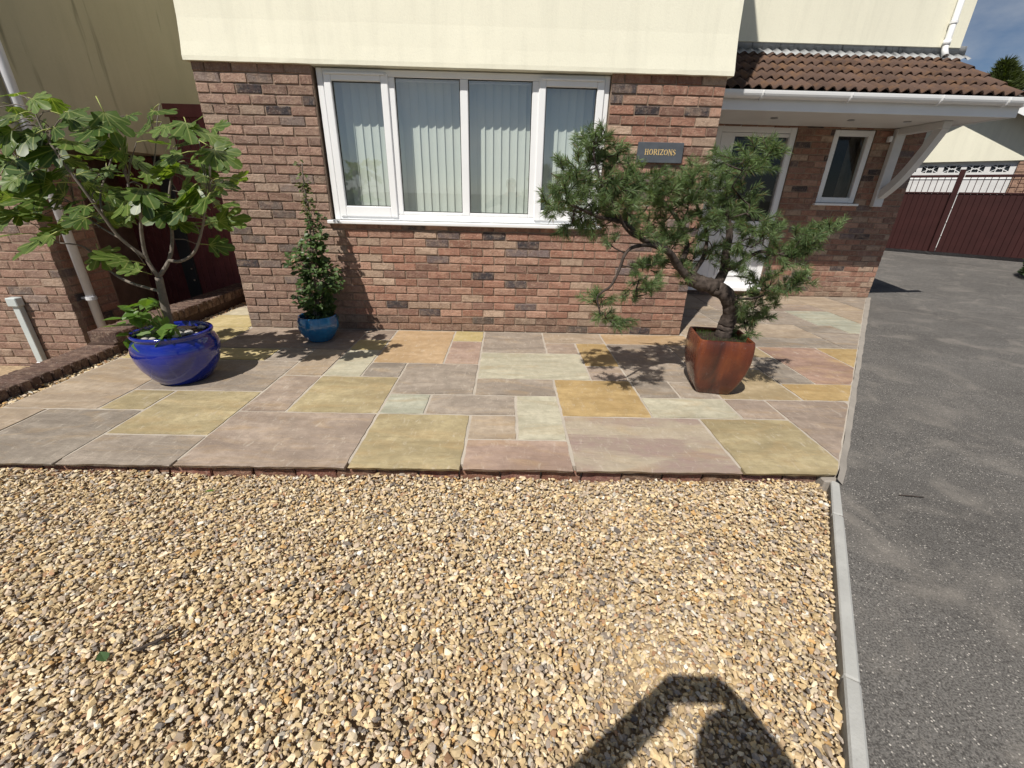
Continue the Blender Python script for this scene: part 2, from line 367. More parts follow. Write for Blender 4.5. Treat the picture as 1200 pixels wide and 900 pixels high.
# ------------------------------------------------------------------ bricks
BL, BH, CO = .215, .0672, .0779
def brick_mesh(i, depth=.09):
    bm = bmesh.new(); bx(bm, -BL/2, BL/2, 0, depth, -BH/2, BH/2, bev=.005)
    rr = random.Random(i)
    for v in bm.verts: v.co += Vector((rr.uniform(-.0035, .0035), rr.uniform(-.003, .005), rr.uniform(-.003, .003)))
    me = bpy.data.meshes.new('brick'); bm.to_mesh(me); bm.free(); me.materials.append(BRICK_O); return me
BM = [brick_mesh(i) for i in range(14)]
def brick_color(x=0, z=1, rr=random, dirt_glare=True):
    u = rr.random()
    if u < .36: c = (.305, .160, .114)
    elif u < .62: c = (.255, .148, .113)
    elif u < .80: c = (.375, .225, .165)
    elif u < .90: c = (.41, .295, .220)
    elif u < .95: c = (.165, .128, .122)
    else: c = (.075, .064, .066)
    if dirt_glare and z < .17: c = tuple(a*.55+b*.45 for a, b in zip(c, (.16, .125, .09)))
    if dirt_glare and x < 1.02: c = tuple(a*.55+b*.45 for a, b in zip(c, (.275, .212, .175)))  # left pier greyed: sun glare painted into the brick colour
    k = rr.uniform(.78, 1.18); return tuple(a*k for a in c)
DARK = {(0.44, 27), (0.97, 26), (0.68, 25), (2.59, 12), (2.93, 11), (2.48, 7), (3.96, 26), (4.4, 26), (3.51, 24), (0.21, 8), (4.17, 0)}
def wall_bricks(x0, x1, ncourse, holes, z0=0.):
    """list of (xa, xb, z centre, k) clear of the openings"""
    out = []
    for k in range(ncourse):
        zc = z0+k*CO+CO/2; x = x0-(.1125 if k % 2 else 0)
        while x < x1-.02:
            a, b = max(x, x0)+.005, min(x+.225, x1)-.005
            segs = [(a, b)]
            for hx0, hx1, hz0, hz1 in holes:
                if hz0 < zc < hz1:
                    ns = []
                    for p, q in segs:
                        if q <= hx0 or p >= hx1: ns.append((p, q)); continue
                        if p < hx0: ns.append((p, hx0-.002))
                        if q > hx1: ns.append((hx1+.002, q))
                    segs = ns
            out += [(p, q, zc, k) for p, q in segs if q-p > .03]
            x += .225
    return out
def place_bricks(lst, parent, tf, limit, colf, rot=0.):
    """tf(x, z) -> location; nearest 'limit' as objects, the rest as one part"""
    objs, rest = lst[:limit], lst[limit:]
    for p, q, zc, k in objs:
        o = link('brick', random.choice(BM), None, parent, tf((p+q)/2, zc)); o.scale = ((q-p)/BL, 1, 1)
        o.rotation_euler = (random.uniform(-.012, .012), random.uniform(-.006, .006), rot+random.uniform(-.006, .006)+(math.pi if random.random() < .0 else 0))
        o.color = (*colf(p, q, zc, k), 1)
    if rest:
        V, F, Cc = [], [], []; off = 0
        src = []
        for m in BM:
            bm = bmesh.new(); bm.from_mesh(m); bmesh.ops.triangulate(bm, faces=bm.faces)
            src.append((np.array([v.co[:] for v in bm.verts]), np.array([[v.index for v in f.verts] for f in bm.faces]))); bm.free()
        cr_, sr_ = math.cos(rot), math.sin(rot)
        for p, q, zc, k in rest:
            v, f = random.choice(src); w = v*np.array([(q-p)/BL, 1, 1]); lo = tf((p+q)/2, zc)
            w = np.stack([w[:, 0]*cr_-w[:, 1]*sr_, w[:, 0]*sr_+w[:, 1]*cr_, w[:, 2]], 1)+np.array(lo)
            V.append(w); F.append(f+off); off += len(v); Cc.append(np.tile(colf(p, q, zc, k), (len(v), 1)))
        stuff(np_mesh('bricks', np.concatenate(V), np.concatenate(F), BRICK_A, parent, np.concatenate(Cc)))
def col_front(p, q, zc, k):
    for dx, dk in DARK:
        if k == dk and p-.01 <= dx <= q+.01: return (.052, .046, .050)
    return brick_color(p, zc)

# brick riser under the front slab edge
for k in range(-3, 21):
    xa = .0+k*.225
    if xa+.1 > 4.47: break
    q = min(xa+.22, 4.47)
    o = link('brick', random.choice(BM), None, patio, ((xa+.005+q)/2, -2.490+random.uniform(-.003, .003), -.0725)); o.scale = ((q-xa-.005)/BL, 1, 1.04)
    o.color = (*[a*random.uniform(.75, 1) for a in (.25, .125, .09)], 1)

# ------------------------------------------------------------------ the house
house = thing('house', 'cream rendered house with red brick ground floor, wide white window and tiled porch', 'house')
HX = 4.605; WX0, WX1, WZ0, WZ1 = 1.0125, 3.603, 1.052, 2.34
def ring_wall(name, x0, x1, z0, z1, y0, y1, holes, mat, parent):
    """slab with rectangular holes, built from butted boxes (one mesh)"""
    xs = sorted({x0, x1, *[h[0] for h in holes], *[h[1] for h in holes]}); zs = sorted({z0, z1, *[max(z0, h[2]) for h in holes], *[min(z1, h[3]) for h in holes]})
    bm = bmesh.new(); vd = {}
    def V(x, y, z):
        k = (round(x, 5), round(y, 5), round(z, 5))
        if k not in vd: vd[k] = bm.verts.new(k)
        return vd[k]
    solid = lambda i, j: 0 <= i < len(xs)-1 and 0 <= j < len(zs)-1 and not any(h[0] <= (xs[i]+xs[i+1])/2 <= h[1] and h[2] <= (zs[j]+zs[j+1])/2 <= h[3] for h in holes)
    for i in range(len(xs)-1):
        for j in range(len(zs)-1):
            if not solid(i, j): continue
            a, b, c, d = xs[i], xs[i+1], zs[j], zs[j+1]
            bm.faces.new((V(a, y0, c), V(b, y0, c), V(b, y0, d), V(a, y0, d))); bm.faces.new((V(a, y1, c), V(a, y1, d), V(b, y1, d), V(b, y1, c)))
            if not solid(i-1, j): bm.faces.new((V(a, y0, c), V(a, y0, d), V(a, y1, d), V(a, y1, c)))
            if not solid(i+1, j): bm.faces.new((V(b, y0, c), V(b, y1, c), V(b, y1, d), V(b, y0, d)))
            if not solid(i, j-1): bm.faces.new((V(a, y0, c), V(a, y1, c), V(b, y1, c), V(b, y0, c)))
            if not solid(i, j+1): bm.faces.new((V(a, y0, d), V(b, y0, d), V(b, y1, d), V(a, y1, d)))
    return bmo(name, bm, mat, parent)
fwall = ring_wall('front_wall', .004, HX-.004, -.15, 2.44, .010, .28, [(WX0, WX1, WZ0, WZ1)], MORTAR, house)
fb = wall_bricks(0, HX, 31, [(WX0, WX1, WZ0, WZ1)])
fb.sort(key=lambda t: -t[2]); place_bricks([b for b in fb if b[3] < 31], fwall, lambda x, z: (x, 0, z), 300, col_front)
# side walls of the bay (brick faces seen from the side)
sw = []
for nm, xw, rz in (('side_wall', 0., -math.pi/2), ('side_wall', HX, math.pi/2)):
    y1_ = 6.0 if xw == 0 else 2.25
    sw += [box(nm, (.006, .10, .281, y1_, -.15, 2.44) if xw == 0 else (HX-.10, HX-.006, .281, y1_, -.15, 2.44), MORTAR, house, 0)]
sb = [b for b in wall_bricks(.0, 2.2, 30, [])]
def col_plain(p, q, zc, k): return brick_color(2, zc)
place_bricks([(p+.1, q+.1, z, k) for p, q, z, k in sb if q < 2.15], sw[1], lambda x, z: (HX, x, z), 0, col_plain, math.pi/2)
place_bricks([(p+.1, q+.1, z, k) for p, q, z, k in wall_bricks(0, 3.0, 30, [])], sw[0], lambda x, z: (0, x, z), 0, col_plain, -math.pi/2)
# upper storey of the bay: render with a slight bell at its foot
bm = bmesh.new()
prof = [(-.040, 2.327), (-.040, 2.36), (-.030, 2.46), (-.018, 2.62), (-.010, 2.85), (-.006, 6.45)]
rs = []
for i_, (o_, z) in enumerate(prof):
    xa, xb = -.03+(.040+o_)*.8, HX+.030-(.040+o_)*.8; k = 40 if i_ < 3 else 40
    row = [(xa+(xb-xa)*q/k, o_+(random.uniform(-.0006, .0006) if i_ < 3 else 0), z+(random.uniform(-.0012, .0012) if i_ == 0 else 0)) for q in range(k+1)]+[(xb, 6, z), (xa, 6, z)]
    rs.append([bm.verts.new(p) for p in row])
for a, b in zip(rs, rs[1:]):
    n_ = len(a)
    for k in range(n_): bm.faces.new((a[k], a[(k+1) % n_], b[(k+1) % n_], b[k]))
bm.faces.new(rs[0][::-1]); bm.faces.new(rs[-1])
bmo('upper_wall', bm, RENDER, house)
# interior of the front room
ROOM = plain('room_plaster', (.42, .40, .36), .9, .05); CARPET = plain('room_carpet', (.20, .17, .14), .95, .2)
box('room_wall', (.101, 4.5, 3.2, 3.3, .0, 2.32), ROOM, house, 0); box('room_floor', (.101, 4.5, .281, 3.2, .02, .06), CARPET, house, 0)

# ------------------------------------------------------------------ window
def glass(f0=.20):
    m = bpy.data.materials.new('window_glass'); m.use_nodes = True; n = m.node_tree.nodes; l = m.node_tree.links; n.clear()
    out = n.new('ShaderNodeOutputMaterial'); tr = n.new('ShaderNodeBsdfTransparent'); tr.inputs[0].default_value = (.86, .90, .89, 1)
    gl = n.new('ShaderNodeBsdfGlossy'); gl.inputs['Roughness'].default_value = .012; gl.inputs[0].default_value = (.95, .97, 1, 1)
    lw = n.new('ShaderNodeLayerWeight'); lw.inputs[0].default_value = .5; pw = n.new('ShaderNodeMath'); pw.operation = 'POWER'; l.new(lw.outputs['Facing'], pw.inputs[0]); pw.inputs[1].default_value = 4.0
    fr = n.new('ShaderNodeMath'); fr.operation = 'MULTIPLY_ADD'; l.new(pw.outputs[0], fr.inputs[0]); fr.inputs[1].default_value = .85; fr.inputs[2].default_value = f0; mx = n.new('ShaderNodeMixShader')
    l.new(fr.outputs[0], mx.inputs[0]); l.new(tr.outputs[0], mx.inputs[1]); l.new(gl.outputs[0], mx.inputs[2]); l.new(mx.outputs[0], out.inputs[0]); return m
GLASS = glass()
SEAL = plain('black_seal', (.02, .02, .02), .5)
def frame(name, x0, x1, z0, z1, w, y0, y1, mat, parent, bev=.006, wb=None):
    wb = wb or w
    bm = bmesh.new()
    bx(bm, x0, x0+w, y0, y1, z0, z1, bev); bx(bm, x1-w, x1, y0, y1, z0, z1, bev)
    bx(bm, x0+w-.001, x1-w+.001, y0+.001, y1-.001, z1-w, z1-.001, bev); bx(bm, x0+w-.001, x1-w+.001, y0+.001, y1-.001, z0+.001, z0+wb, bev)
    return bmo(name, bm, mat, parent)
win = link('window', None, None, house)
FX0, FX1, FZ0, FZ1 = 1.035, 3.597, 1.096, 2.322
frame('frame', FX0, FX1, FZ0, FZ1, .055, .045, .115, WHITE, win)
for x in (1.672, 2.314, 2.952): box('mullion', (x-.036, x+.036, .047, .113, FZ0+.056, FZ1-.056), WHITE, win, .006)
bays = [(1.108, 1.642, True), (1.708, 2.278, False), (2.350, 2.916, False), (2.984, 3.540, True)]
for x0, x1, op in bays:
    if op:
        s = frame('sash', x0-.012, x1+.012, FZ0+.03, FZ1-.03, .065, .030, .085, WHITE, win, .007, .095)
        gx0, gx1, gz0, gz1 = x0+.053, x1-.053, FZ0+.125, FZ1-.095
        box('drip_strip', (x0+.01, x1-.01, .012, .030, FZ1-.050, FZ1-.036), WHITE, s, .003)
    else: s = win; gx0, gx1, gz0, gz1 = x0, x1, FZ0+.085, FZ1-.055
    if not op:
        b = bmesh.new(); bx(b, gx0, gx1, .048, .11, FZ0+.0555, gz0, .004); bmo('bead', b, WHITE, win)
    frame('seal', gx0-.003, gx1+.003, gz0-.003, gz1+.003, .010, .060, .064, SEAL, s, 0)
    b = bmesh.new(); vs = [b.verts.new(p) for p in ((gx0-.004, .068, gz0-.004), (gx1+.004, .068, gz0-.004), (gx1+.004, .068, gz1+.004), (gx0-.004, .068, gz1+.004))]; b.faces.new(vs)
    bmo('pane', b, GLASS, s)
bm = bmesh.new(); bx(bm, .985, 3.632, -.045, .044, 1.060, 1.093, .006); bmo('sill', bm, WHITE, win)
bm = bmesh.new(); bx(bm, 1.0, 3.61, .0441, .2, 1.053, 1.092, 0); bmo('inner_sill', bm, WHITE, win)
# vertical blinds hanging inside
BLIND = plain('blind_fabric', (.78, .80, .74), .8, .04, 3)
blind = thing('vertical_blind', 'pale green vertical slat blind hanging behind the wide front window', 'blind', (2.3, .21, 1.1))
box('headrail', (1.02-2.3, 3.60-2.3, -.02, .02, 1.165, 1.20), WHITE, blind, .003)
bm = bmesh.new()
for k in range(7):
    for j in range(2): bm.verts.new((-.044+.088*k/6, .010*math.cos((k/6-.5)*math.pi)-.004, (0., 1.165)[j]))
bm.verts.ensure_lookup_table()
for k in range(6): bm.faces.new((bm.verts[2*k], bm.verts[2*k+2], bm.verts[2*k+3], bm.verts[2*k+1]))
slat_me = bpy.data.meshes.new('slat'); bm.to_mesh(slat_me); bm.free(); slat_me.materials.append(BLIND)
slat_me.polygons.foreach_set('use_smooth', [True]*len(slat_me.polygons))
x = 1.07
while x < 3.58:
    o = link('slat', slat_me, None, blind, (x-2.3, 0, 0)); o.rotation_euler = (0, 0, R(-7)+random.uniform(-.045, .045)); x += .0765

# ------------------------------------------------------------------ house name plaque
SLATE = plain('slate', (.075, .085, .10), .55, .15, 12, .4, .2, 60); GOLD = plain('gold_lettering', (.62, .45, .20), .4, .05, 5, .5)
plaque = thing('name_plaque', 'dark slate house name plaque lettered HORIZONS on the brick wall', 'sign', (4.10, -.012, 1.652))
box('slate', (-.208, .208, -.018, .010, 0, .166), SLATE, plaque, .003)
def letters(parent, text, x0, z0, h, y):
    a = h*.055; T = h*.16
    def strokes(ch):
        w = {'H': .78, 'O': .78, 'R': .74, 'I': .34, 'Z': .68, 'N': .80, 'S': .56}[ch]*h; q = []
        ln = lambda x1, z1, x2, z2, t: q.append((x1, z1, x2, z2, t))
        sf = lambda x, z: ln(x-T*.95, z, x+T*.95, z, a*1.2)
        if ch in 'HIN':
            for xx in ({'H': (T, w-T), 'I': (w/2,), 'N': (T*.8, w-T*.8)}[ch]):
                ln(xx, 0, xx, h, T if ch != 'N' else a*1.6); sf(xx, a*.5); sf(xx, h-a*.5)
            if ch == 'H': ln(T, h*.52, w-T, h*.52, a*1.3)
            if ch == 'N': ln(T*.7, h, w-T*.7, 0, T*.95)
        if ch == 'O':
            for k in range(14):
                t0, t1 = 2*math.pi*k/14, 2*math.pi*(k+1)/14
                ln(w/2+(w/2-T*.5)*math.cos(t0), h/2+h*.46*math.sin(t0), w/2+(w/2-T*.5)*math.cos(t1), h/2+h*.46*math.sin(t1), a+T*.75*abs(math.cos((t0+t1)/2)))
        if ch == 'R':
            ln(T, 0, T, h, T); sf(T, a*.5); ln(0, h-a*.5, w*.5, h-a*.5, a*1.2); ln(T, h*.5, w*.5, h*.5, a*1.2)
            for k in range(6):
                t0, t1 = -math.pi/2+math.pi*k/6, -math.pi/2+math.pi*(k+1)/6
                ln(w*.5+w*.32*math.cos(t0), h*.74+h*.24*math.sin(t0), w*.5+w*.32*math.cos(t1), h*.74+h*.24*math.sin(t1), a+T*.7*abs(math.cos((t0+t1)/2)))
            ln(w*.5, h*.5, w, 0, T*.85)
        if ch == 'Z': ln(0, h-a, w, h-a, a*1.6); ln(0, a, w, a, a*1.6); ln(w-T*.6, h, T*.6, 0, T); ln(a, h, a, h*.8, a*1.5); ln(w-a, 0, w-a, h*.2, a*1.5)
        if ch == 'S':
            pts = [(w*.92, h*.80), (w*.70, h*.95), (w*.35, h*.95), (w*.10, h*.76), (w*.30, h*.58), (w*.70, h*.42), (w*.92, h*.24), (w*.65, h*.05), (w*.28, h*.05), (w*.06, h*.2)]
            for k, (p, q_) in enumerate(zip(pts, pts[1:])): ln(*p, *q_, a*1.4+(T*.7 if 3 <= k <= 5 else 0))
        return w, q
    x = x0
    for ch in text:
        w, q = strokes(ch); bm = bmesh.new()
        for i, (x1, z1, x2, z2, t) in enumerate(q):
            d = Vector((x2-x1, z2-z1)); L = d.length; d.normalize(); n = Vector((-d.y, d.x))*t/2; yy = y-.0004*(i % 7)
            c = [(x1+n.x, z1+n.y), (x2+n.x, z2+n.y), (x2-n.x, z2-n.y), (x1-n.x, z1-n.y)]
            f0 = [bm.verts.new((px+x, yy, pz+z0)) for px, pz in c]; f1 = [bm.verts.new((px+x, y+.001, pz+z0)) for px, pz in c]
            bm.faces.new(f0)
            for k in range(4): bm.faces.new((f0[k], f0[(k+1) % 4], f1[(k+1) % 4], f1[k]))
        bmo('letter', bm, GOLD, parent); x += w+h*.10
letters(plaque, 'HORIZONS', -.144, .064, .046, -.0192)
# ------------------------------------------------------------------ porch
PY = 2.2; PX1 = 8.39
holes = [(4.95, 6.63, .10, 2.285), (7.135, 7.70, 1.31, 2.262)]
pwall = ring_wall('porch_wall', HX-.004, PX1-.004, -.15, 2.9, PY+.007, PY+.25, holes, MORTAR, house)
pb = wall_bricks(HX, PX1, 30, holes)
place_bricks(pb, pwall, lambda x, z: (x, PY, z), 0, col_plain)
eside = box('end_wall', (PX1-.10, PX1-.007, PY+.251, 9, -.15, 3.0), MORTAR, house, 0)
place_bricks([(p+.0, q+.0, z, k) for p, q, z, k in wall_bricks(PY, PY+5, 38, [])], eside, lambda x, z: (PX1, x, z), 0, col_plain, math.pi/2)
bm = bmesh.new(); bx(bm, HX+.03, PX1+.012, PY-.025, 9, 3.172, 5.1, .004); bmo('upper_wall', bm, RENDER, house)
# door with side light
DARKGL = glass(.035); DARKGL.name = 'porch_glass'
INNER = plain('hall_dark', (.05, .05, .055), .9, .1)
door = link('door', None, None, house)
frame('door_frame', 5.52, 6.628, .10, 2.284, .085, PY+.02, PY+.11, WHITE, door, .006)
frame('side_light_frame', 4.96, 5.519, .10, 2.284, .07, PY+.022, PY+.108, WHITE, door, .006)
bm = bmesh.new()
bx(bm, 5.61, 5.80, PY+.03, PY+.085, .17, 2.195, .005); bx(bm, 6.535, 6.542, PY+.03, PY+.085, .17, 2.195, 0)
bx(bm, 5.801, 6.534, PY+.031, PY+.084, .17, 1.075, .005); bx(bm, 5.801, 6.534, PY+.031, PY+.084, 2.15, 2.194, .004)
bmo('door_leaf', bm, WHITE, door)
frame('door_panel', 5.90, 6.44, .28, .95, .035, PY+.018, PY+.032, WHITE, door, .006)
for x0, x1, z0, z1 in ((5.801, 6.534, 1.076, 2.149), (5.031, 5.448, .171, 2.213)):
    b = bmesh.new(); b.faces.new([b.verts.new(p) for p in ((x0, PY+.06, z0), (x1, PY+.06, z0), (x1, PY+.06, z1), (x0, PY+.06, z1))]); bmo('pane', b, DARKGL, door)
box('threshold', (4.95, 6.64, PY-.06, PY+.0195, .07, .125), WHITE, door, .006)
HANDLE = plain('door_handle_metal', (.55, .55, .56), .3, .05, 5, .5, metal=1)
bm = bmesh.new(); tube(bm, [(5.86-.16, PY+.02, 1.12), (5.70, PY-.02, 1.12), (5.82, PY-.02, 1.12)], .009); bmo('handle', bm, HANDLE, door, smooth=True)
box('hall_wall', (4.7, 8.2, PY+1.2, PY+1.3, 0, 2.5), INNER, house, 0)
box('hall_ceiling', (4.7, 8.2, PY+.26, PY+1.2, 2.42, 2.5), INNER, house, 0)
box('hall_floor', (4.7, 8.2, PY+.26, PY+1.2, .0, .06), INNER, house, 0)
pw = link('porch_window', None, None, house)
frame('frame', 7.140, 7.695, 1.345, 2.258, .075, PY+.015, PY+.09, WHITE, pw, .007)
b = bmesh.new(); b.faces.new([b.verts.new(p) for p in ((7.213, PY+.06, 1.418), (7.622, PY+.06, 1.418), (7.622, PY+.06, 2.185), (7.213, PY+.06, 2.185))]); bmo('pane', b, DARKGL, pw)
box('sill', (7.10, 7.735, PY-.05, PY+.014, 1.312, 1.343), WHITE, pw, .005)
# canopy: soffit, fascia, gutter, tiles
FY = 1.13; RX0, RX1 = HX+.032, 8.47
roof = link('porch_roof', None, None, house)
SOFFIT = plain('soffit_board', (.70, .70, .69), .5, .05, 3)
box('soffit', (HX+.004, 8.40, FY+.02, PY-.004, 2.284, 2.300), SOFFIT, roof, .001)
box('fascia', (HX+.004, 8.42, FY, FY+.018, 2.272, 2.44), WHITE, roof, .003)
bm = bmesh.new()
f0 = [bm.verts.new(p) for p in ((8.402, FY+.02, 2.276), (8.402, PY-.03, 2.276), (8.402, PY-.03, 2.98), (8.402, FY+.02, 2.43))]; f1 = [bm.verts.new(v.co+Vector((.02, 0, 0))) for v in f0]
bm.faces.new(f0[::-1]); bm.faces.new(f1)
for k in range(4): bm.faces.new((f0[k], f0[(k+1) % 4], f1[(k+1) % 4], f1[k]))
bmo('barge_board', bm, WHITE, roof)
for xx in (5.95, 6.9, 7.6):
    bm = bmesh.new(); bmesh.ops.create_cone(bm, cap_ends=True, segments=16, radius1=.04, radius2=.035, depth=.012); bmo('downlight', bm, HANDLE, roof, (xx, 1.62, 2.279))
gut = link('gutter', None, None, house)
bm = bmesh.new(); prof = [(.055*math.cos(a), .06*math.sin(a)) for a in [math.pi+math.pi*k/10 for k in range(11)]]
prof = [(-.056, .012)]+prof+[(.056, .0)]
inn = [(x*.90, z*.88+.004) for x, z in prof]
loop = prof+inn[::-1]
for xx in (HX+.034, 8.62):
    for y, z in loop: bm.verts.new((xx, FY-.058+y, 2.432+z))
bm.verts.ensure_lookup_table(); n = len(loop)
for k in range(n): bm.faces.new((bm.verts[k], bm.verts[(k+1) % n], bm.verts[n+(k+1) % n], bm.verts[n+k]))
bm.faces.new([bm.verts[k] for k in range(n)]); bm.faces.new([bm.verts[n+k] for k in range(n)][::-1])
bmo('trough', bm, WHITE, gut)
for xx in (5.45, 6.42, 7.42, 8.16, 8.36):
    bm = bmesh.new(); pr_ = [(FY-.058+.060*math.cos(a), 2.432+.066*math.sin(a)) for a in [math.pi*.97+math.pi*.62*k/6 for k in range(7)]]
    tube(bm, [(xx, y, z) for y, z in pr_], .011, 6); bmo('bracket', bm, WHITE, gut)
def tile_mat():
    t = NT('roof_tile', .9, .15); v = t.coord('Object', rnd=True); b = t.objcol()
    c = t.mix(t.ramp(t.noise(v, 6, 5, .6), (.50, 0.), (.72, .55)), b, (.22, .118, .055))
    c = t.mix(t.ramp(t.noise(v, 25, 5, .7), (.52, 0.), (.7, .6)), c, (.085, .06, .055))
    t.color(c); t.bump(t.noise(v, 80, 5), .6, .005); return t.m
TILE = tile_mat(); TW, TG = .232, .276
pa = math.atan2(3.07-2.465, (PY-.02)-(FY-.075)); sl_ = Vector((0, math.cos(pa), math.sin(pa))); nn = Vector((0, -math.sin(pa), math.cos(pa)))
def tile_mesh(i):
    bm = bmesh.new(); S_ = 16; rows_ = []
    rr = random.Random(i)
    for (u, dz, th) in ((0, .012, 0), (0, .012, 1), (TG+.05, -.004, 0)):
        rw = []
        for k in range(S_+1):
            x = TW*k/S_; h = .033*(.5-.5*math.cos(2*math.pi*(x/(TW/2))))**.85
            h *= (1.22 if u == 0 else .9)
            p = Vector((x, 0, 0))+sl_*(u+rr.uniform(-.001, .001))+nn*(h+dz-(.011 if th else 0)); rw.append(bm.verts.new(p))
        rows_.append(rw)
    for k in range(S_):
        bm.faces.new((rows_[0][k], rows_[0][k+1], rows_[2][k+1], rows_[2][k])); bm.faces.new((rows_[1][k], rows_[1][k+1], rows_[0][k+1], rows_[0][k]))
    for k in (0, S_): bm.faces.new((rows_[1][k], rows_[0][k], rows_[2][k]))
    for f in bm.faces: f.smooth = len(f.verts) == 4 and abs(f.calc_center_median().y-sl_.y*TG/2) < .1
    bmesh.ops.recalc_face_normals(bm, faces=bm.faces)
    me = bpy.data.meshes.new('tile'); bm.to_mesh(me); bm.free(); me.materials.append(TILE)
    return me
TM = [tile_mesh(i) for i in range(3)]
base = Vector((RX0, FY-.075, 2.452))
for r in range(5):
    for c in range(17):
        x = c*TW
        if RX0+x+TW > 8.56: continue
        o = link('tile', TM[(r*5+c) % 3], None, roof, base+Vector((x, 0, 0))+sl_*(r*TG)+nn*(.0+random.uniform(-.001, .002)))
        w = random.uniform(.8, 1.15); o.color = (.105*w, .068*w, .053*w, 1)
dk = box('roof_deck', (HX+.05, 8.42, 0, 1, 0, 1), plain('roof_deck', (.05, .045, .04), .9), roof, 0)
me = dk.data
for v in me.vertices:
    u = v.co.y*1.33; h = -.012-.02*(1-v.co.z); p = base+sl_*(u+.05)+nn*h; v.co = (v.co.x, p.y, p.z)
# lead flashing
def lead():
    t = NT('lead_flashing', .55, .3, .0); v = t.coord('Object'); v2 = t.coord('Object', (9, 1, 1.2))
    c = t.ramp(t.noise(v, 5, 5), (.3, (.26, .27, .28)), (.7, (.40, .41, .42)))
    c = t.mix(t.ramp(t.noise(v2, 2.4, 5, .65, .3), (.55, 0.), (.66, .75)), c, (.08, .085, .095)); t.color(c); t.bump(t.noise(v, 14, 3), .4, .01); return t.m
LEAD = lead()
bm = bmesh.new(); cols_ = []
NX = 220; x0, x1 = RX0, 8.50
for k in range(NX+1):
    x = x0+(x1-x0)*k/NX; h = .033*(.5-.5*math.cos(2*math.pi*((x-RX0)/(TW/2))))**.85
    q = []
    pe = base+sl_*(5*TG-.215+.012*math.sin(x*9))+nn*(h*.85+.022); q.append((x, pe.y, pe.z))
    pe = base+sl_*(5*TG-.02)+nn*(h*.5+.032); q.append((x, pe.y, pe.z))
    q.append((x, PY-.012, 3.10)); q.append((x, PY-.008, 3.20))
    cols_.append([bm.verts.new(p) for p in q])
for a, b in zip(cols_, cols_[1:]):
    for j in range(3): bm.faces.new((a[j], b[j], b[j+1], a[j+1]))
bmo('flashing', bm, LEAD, roof, smooth=True)
bm = bmesh.new(); tube(bm, [(8.165, PY-.07, 5.0), (8.165, PY-.07, 3.20), (8.160, PY-.085, 3.13), (8.15, PY-.14, 3.055)], .034, 16, False)
tube(bm, [(8.165, PY-.07, 3.18), (8.165, PY-.07, 3.24)], .040, 16, False); dp = bmo('downpipe', bm, WHITE, house, smooth=True)
sm = dp.modifiers.new('thick', 'SOLIDIFY'); sm.thickness = .004
bm = bmesh.new(); tube(bm, [(8.165, PY-.07, 3.40), (8.165, PY-.07, 3.425)], .042, 16); bx(bm, 8.15, 8.18, PY-.05, PY-.024, 3.395, 3.43, .002); bmo('clip', bm, WHITE, dp)
# gallows bracket under the canopy
gal = link('gallows_bracket', None, None, house)
box('post', (7.925, 8.055, PY-.075, PY-.003, 1.31, 2.278), WHITE_D, gal, .006)
box('beam', (7.935, 8.045, FY+.35, PY-.076, 2.20, 2.2825), WHITE_D, gal, .006)
bm = bmesh.new(); N = 12; up_, lo_ = [], []
for k in range(N+1):
    t = k/N; y = PY-.07-t*.60; zc = 1.46+.76*(1-(1-t)**1.0)-.10*math.sin(math.pi*t)*1.0+.0
    d = Vector((-.60, .76-.314*math.cos(math.pi*t))).normalized(); nrm = Vector((d.y, -d.x))*.052
    up_.append((y+nrm.x, zc+nrm.y)); lo_.append((y-nrm.x, zc-nrm.y))
sec = [[bm.verts.new(p) for p in ((7.945, *up_[k]), (8.035, *up_[k]), (8.035, *lo_[k]), (7.945, *lo_[k]))] for k in range(N+1)]
for a, b in zip(sec, sec[1:]):
    for k in range(4): bm.faces.new((a[k], a[(k+1) % 4], b[(k+1) % 4], b[k]))
bm.faces.new(sec[0]); bm.faces.new(sec[-1][::-1]); bmo('brace', bm, WHITE_D, gal)
bm = bmesh.new(); bx(bm, 7.86, 7.905, PY-.06, PY-.004, 2.12, 2.19, .006); bmo('porch_sensor', bm, WHITE, house)

# ------------------------------------------------------------------ neighbour's house on the left (lower ground)
nb = thing('neighbour_house', 'shaded cream rendered neighbouring house with brick base at the left', 'house')
NX_, NY_ = -1.40, -.40; NZ = -.62
nw = box('front_wall', (-6, NX_-.006, NY_+.007, NY_+.10, NZ-.1, 1.72), MORTAR, nb, 0)
lst = [b for b in wall_bricks(-3.4, NX_, 30, [], NZ)]
lst.sort(key=lambda t: -t[0]); place_bricks([b for b in lst if b[2] < 1.70], nw, lambda x, z: (x, NY_, z), 230, lambda p, q, z, k: brick_color(.5, 1, dirt_glare=True))
nsd = box('side_wall', (NX_-.10, NX_-.007, NY_+.101, .12, NZ-.1, 1.72), MORTAR, nb, 0)
place_bricks([(p+.06, q+.06, z, k) for p, q, z, k in wall_bricks(NY_, .05, 30, [], NZ) if z < 1.70], nsd, lambda x, z: (NX_, x, z), 60, lambda p, q, z, k: brick_color(2, 1), math.pi/2)
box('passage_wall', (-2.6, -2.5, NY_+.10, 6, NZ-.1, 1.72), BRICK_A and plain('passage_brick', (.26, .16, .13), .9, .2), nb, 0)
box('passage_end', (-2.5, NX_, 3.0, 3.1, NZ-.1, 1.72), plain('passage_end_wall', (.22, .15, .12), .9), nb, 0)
bm = bmesh.new(); rs = []
for o_, z in ((.05, 1.685), (.05, 1.72), (.035, 1.85), (.018, 2.1), (.008, 2.5), (0, 5.0)):
    rs.append([bm.verts.new(p) for p in ((-6, NY_-o_, z), (NX_+o_, NY_-o_, z), (NX_+o_, 7, z), (-6, 7, z))])
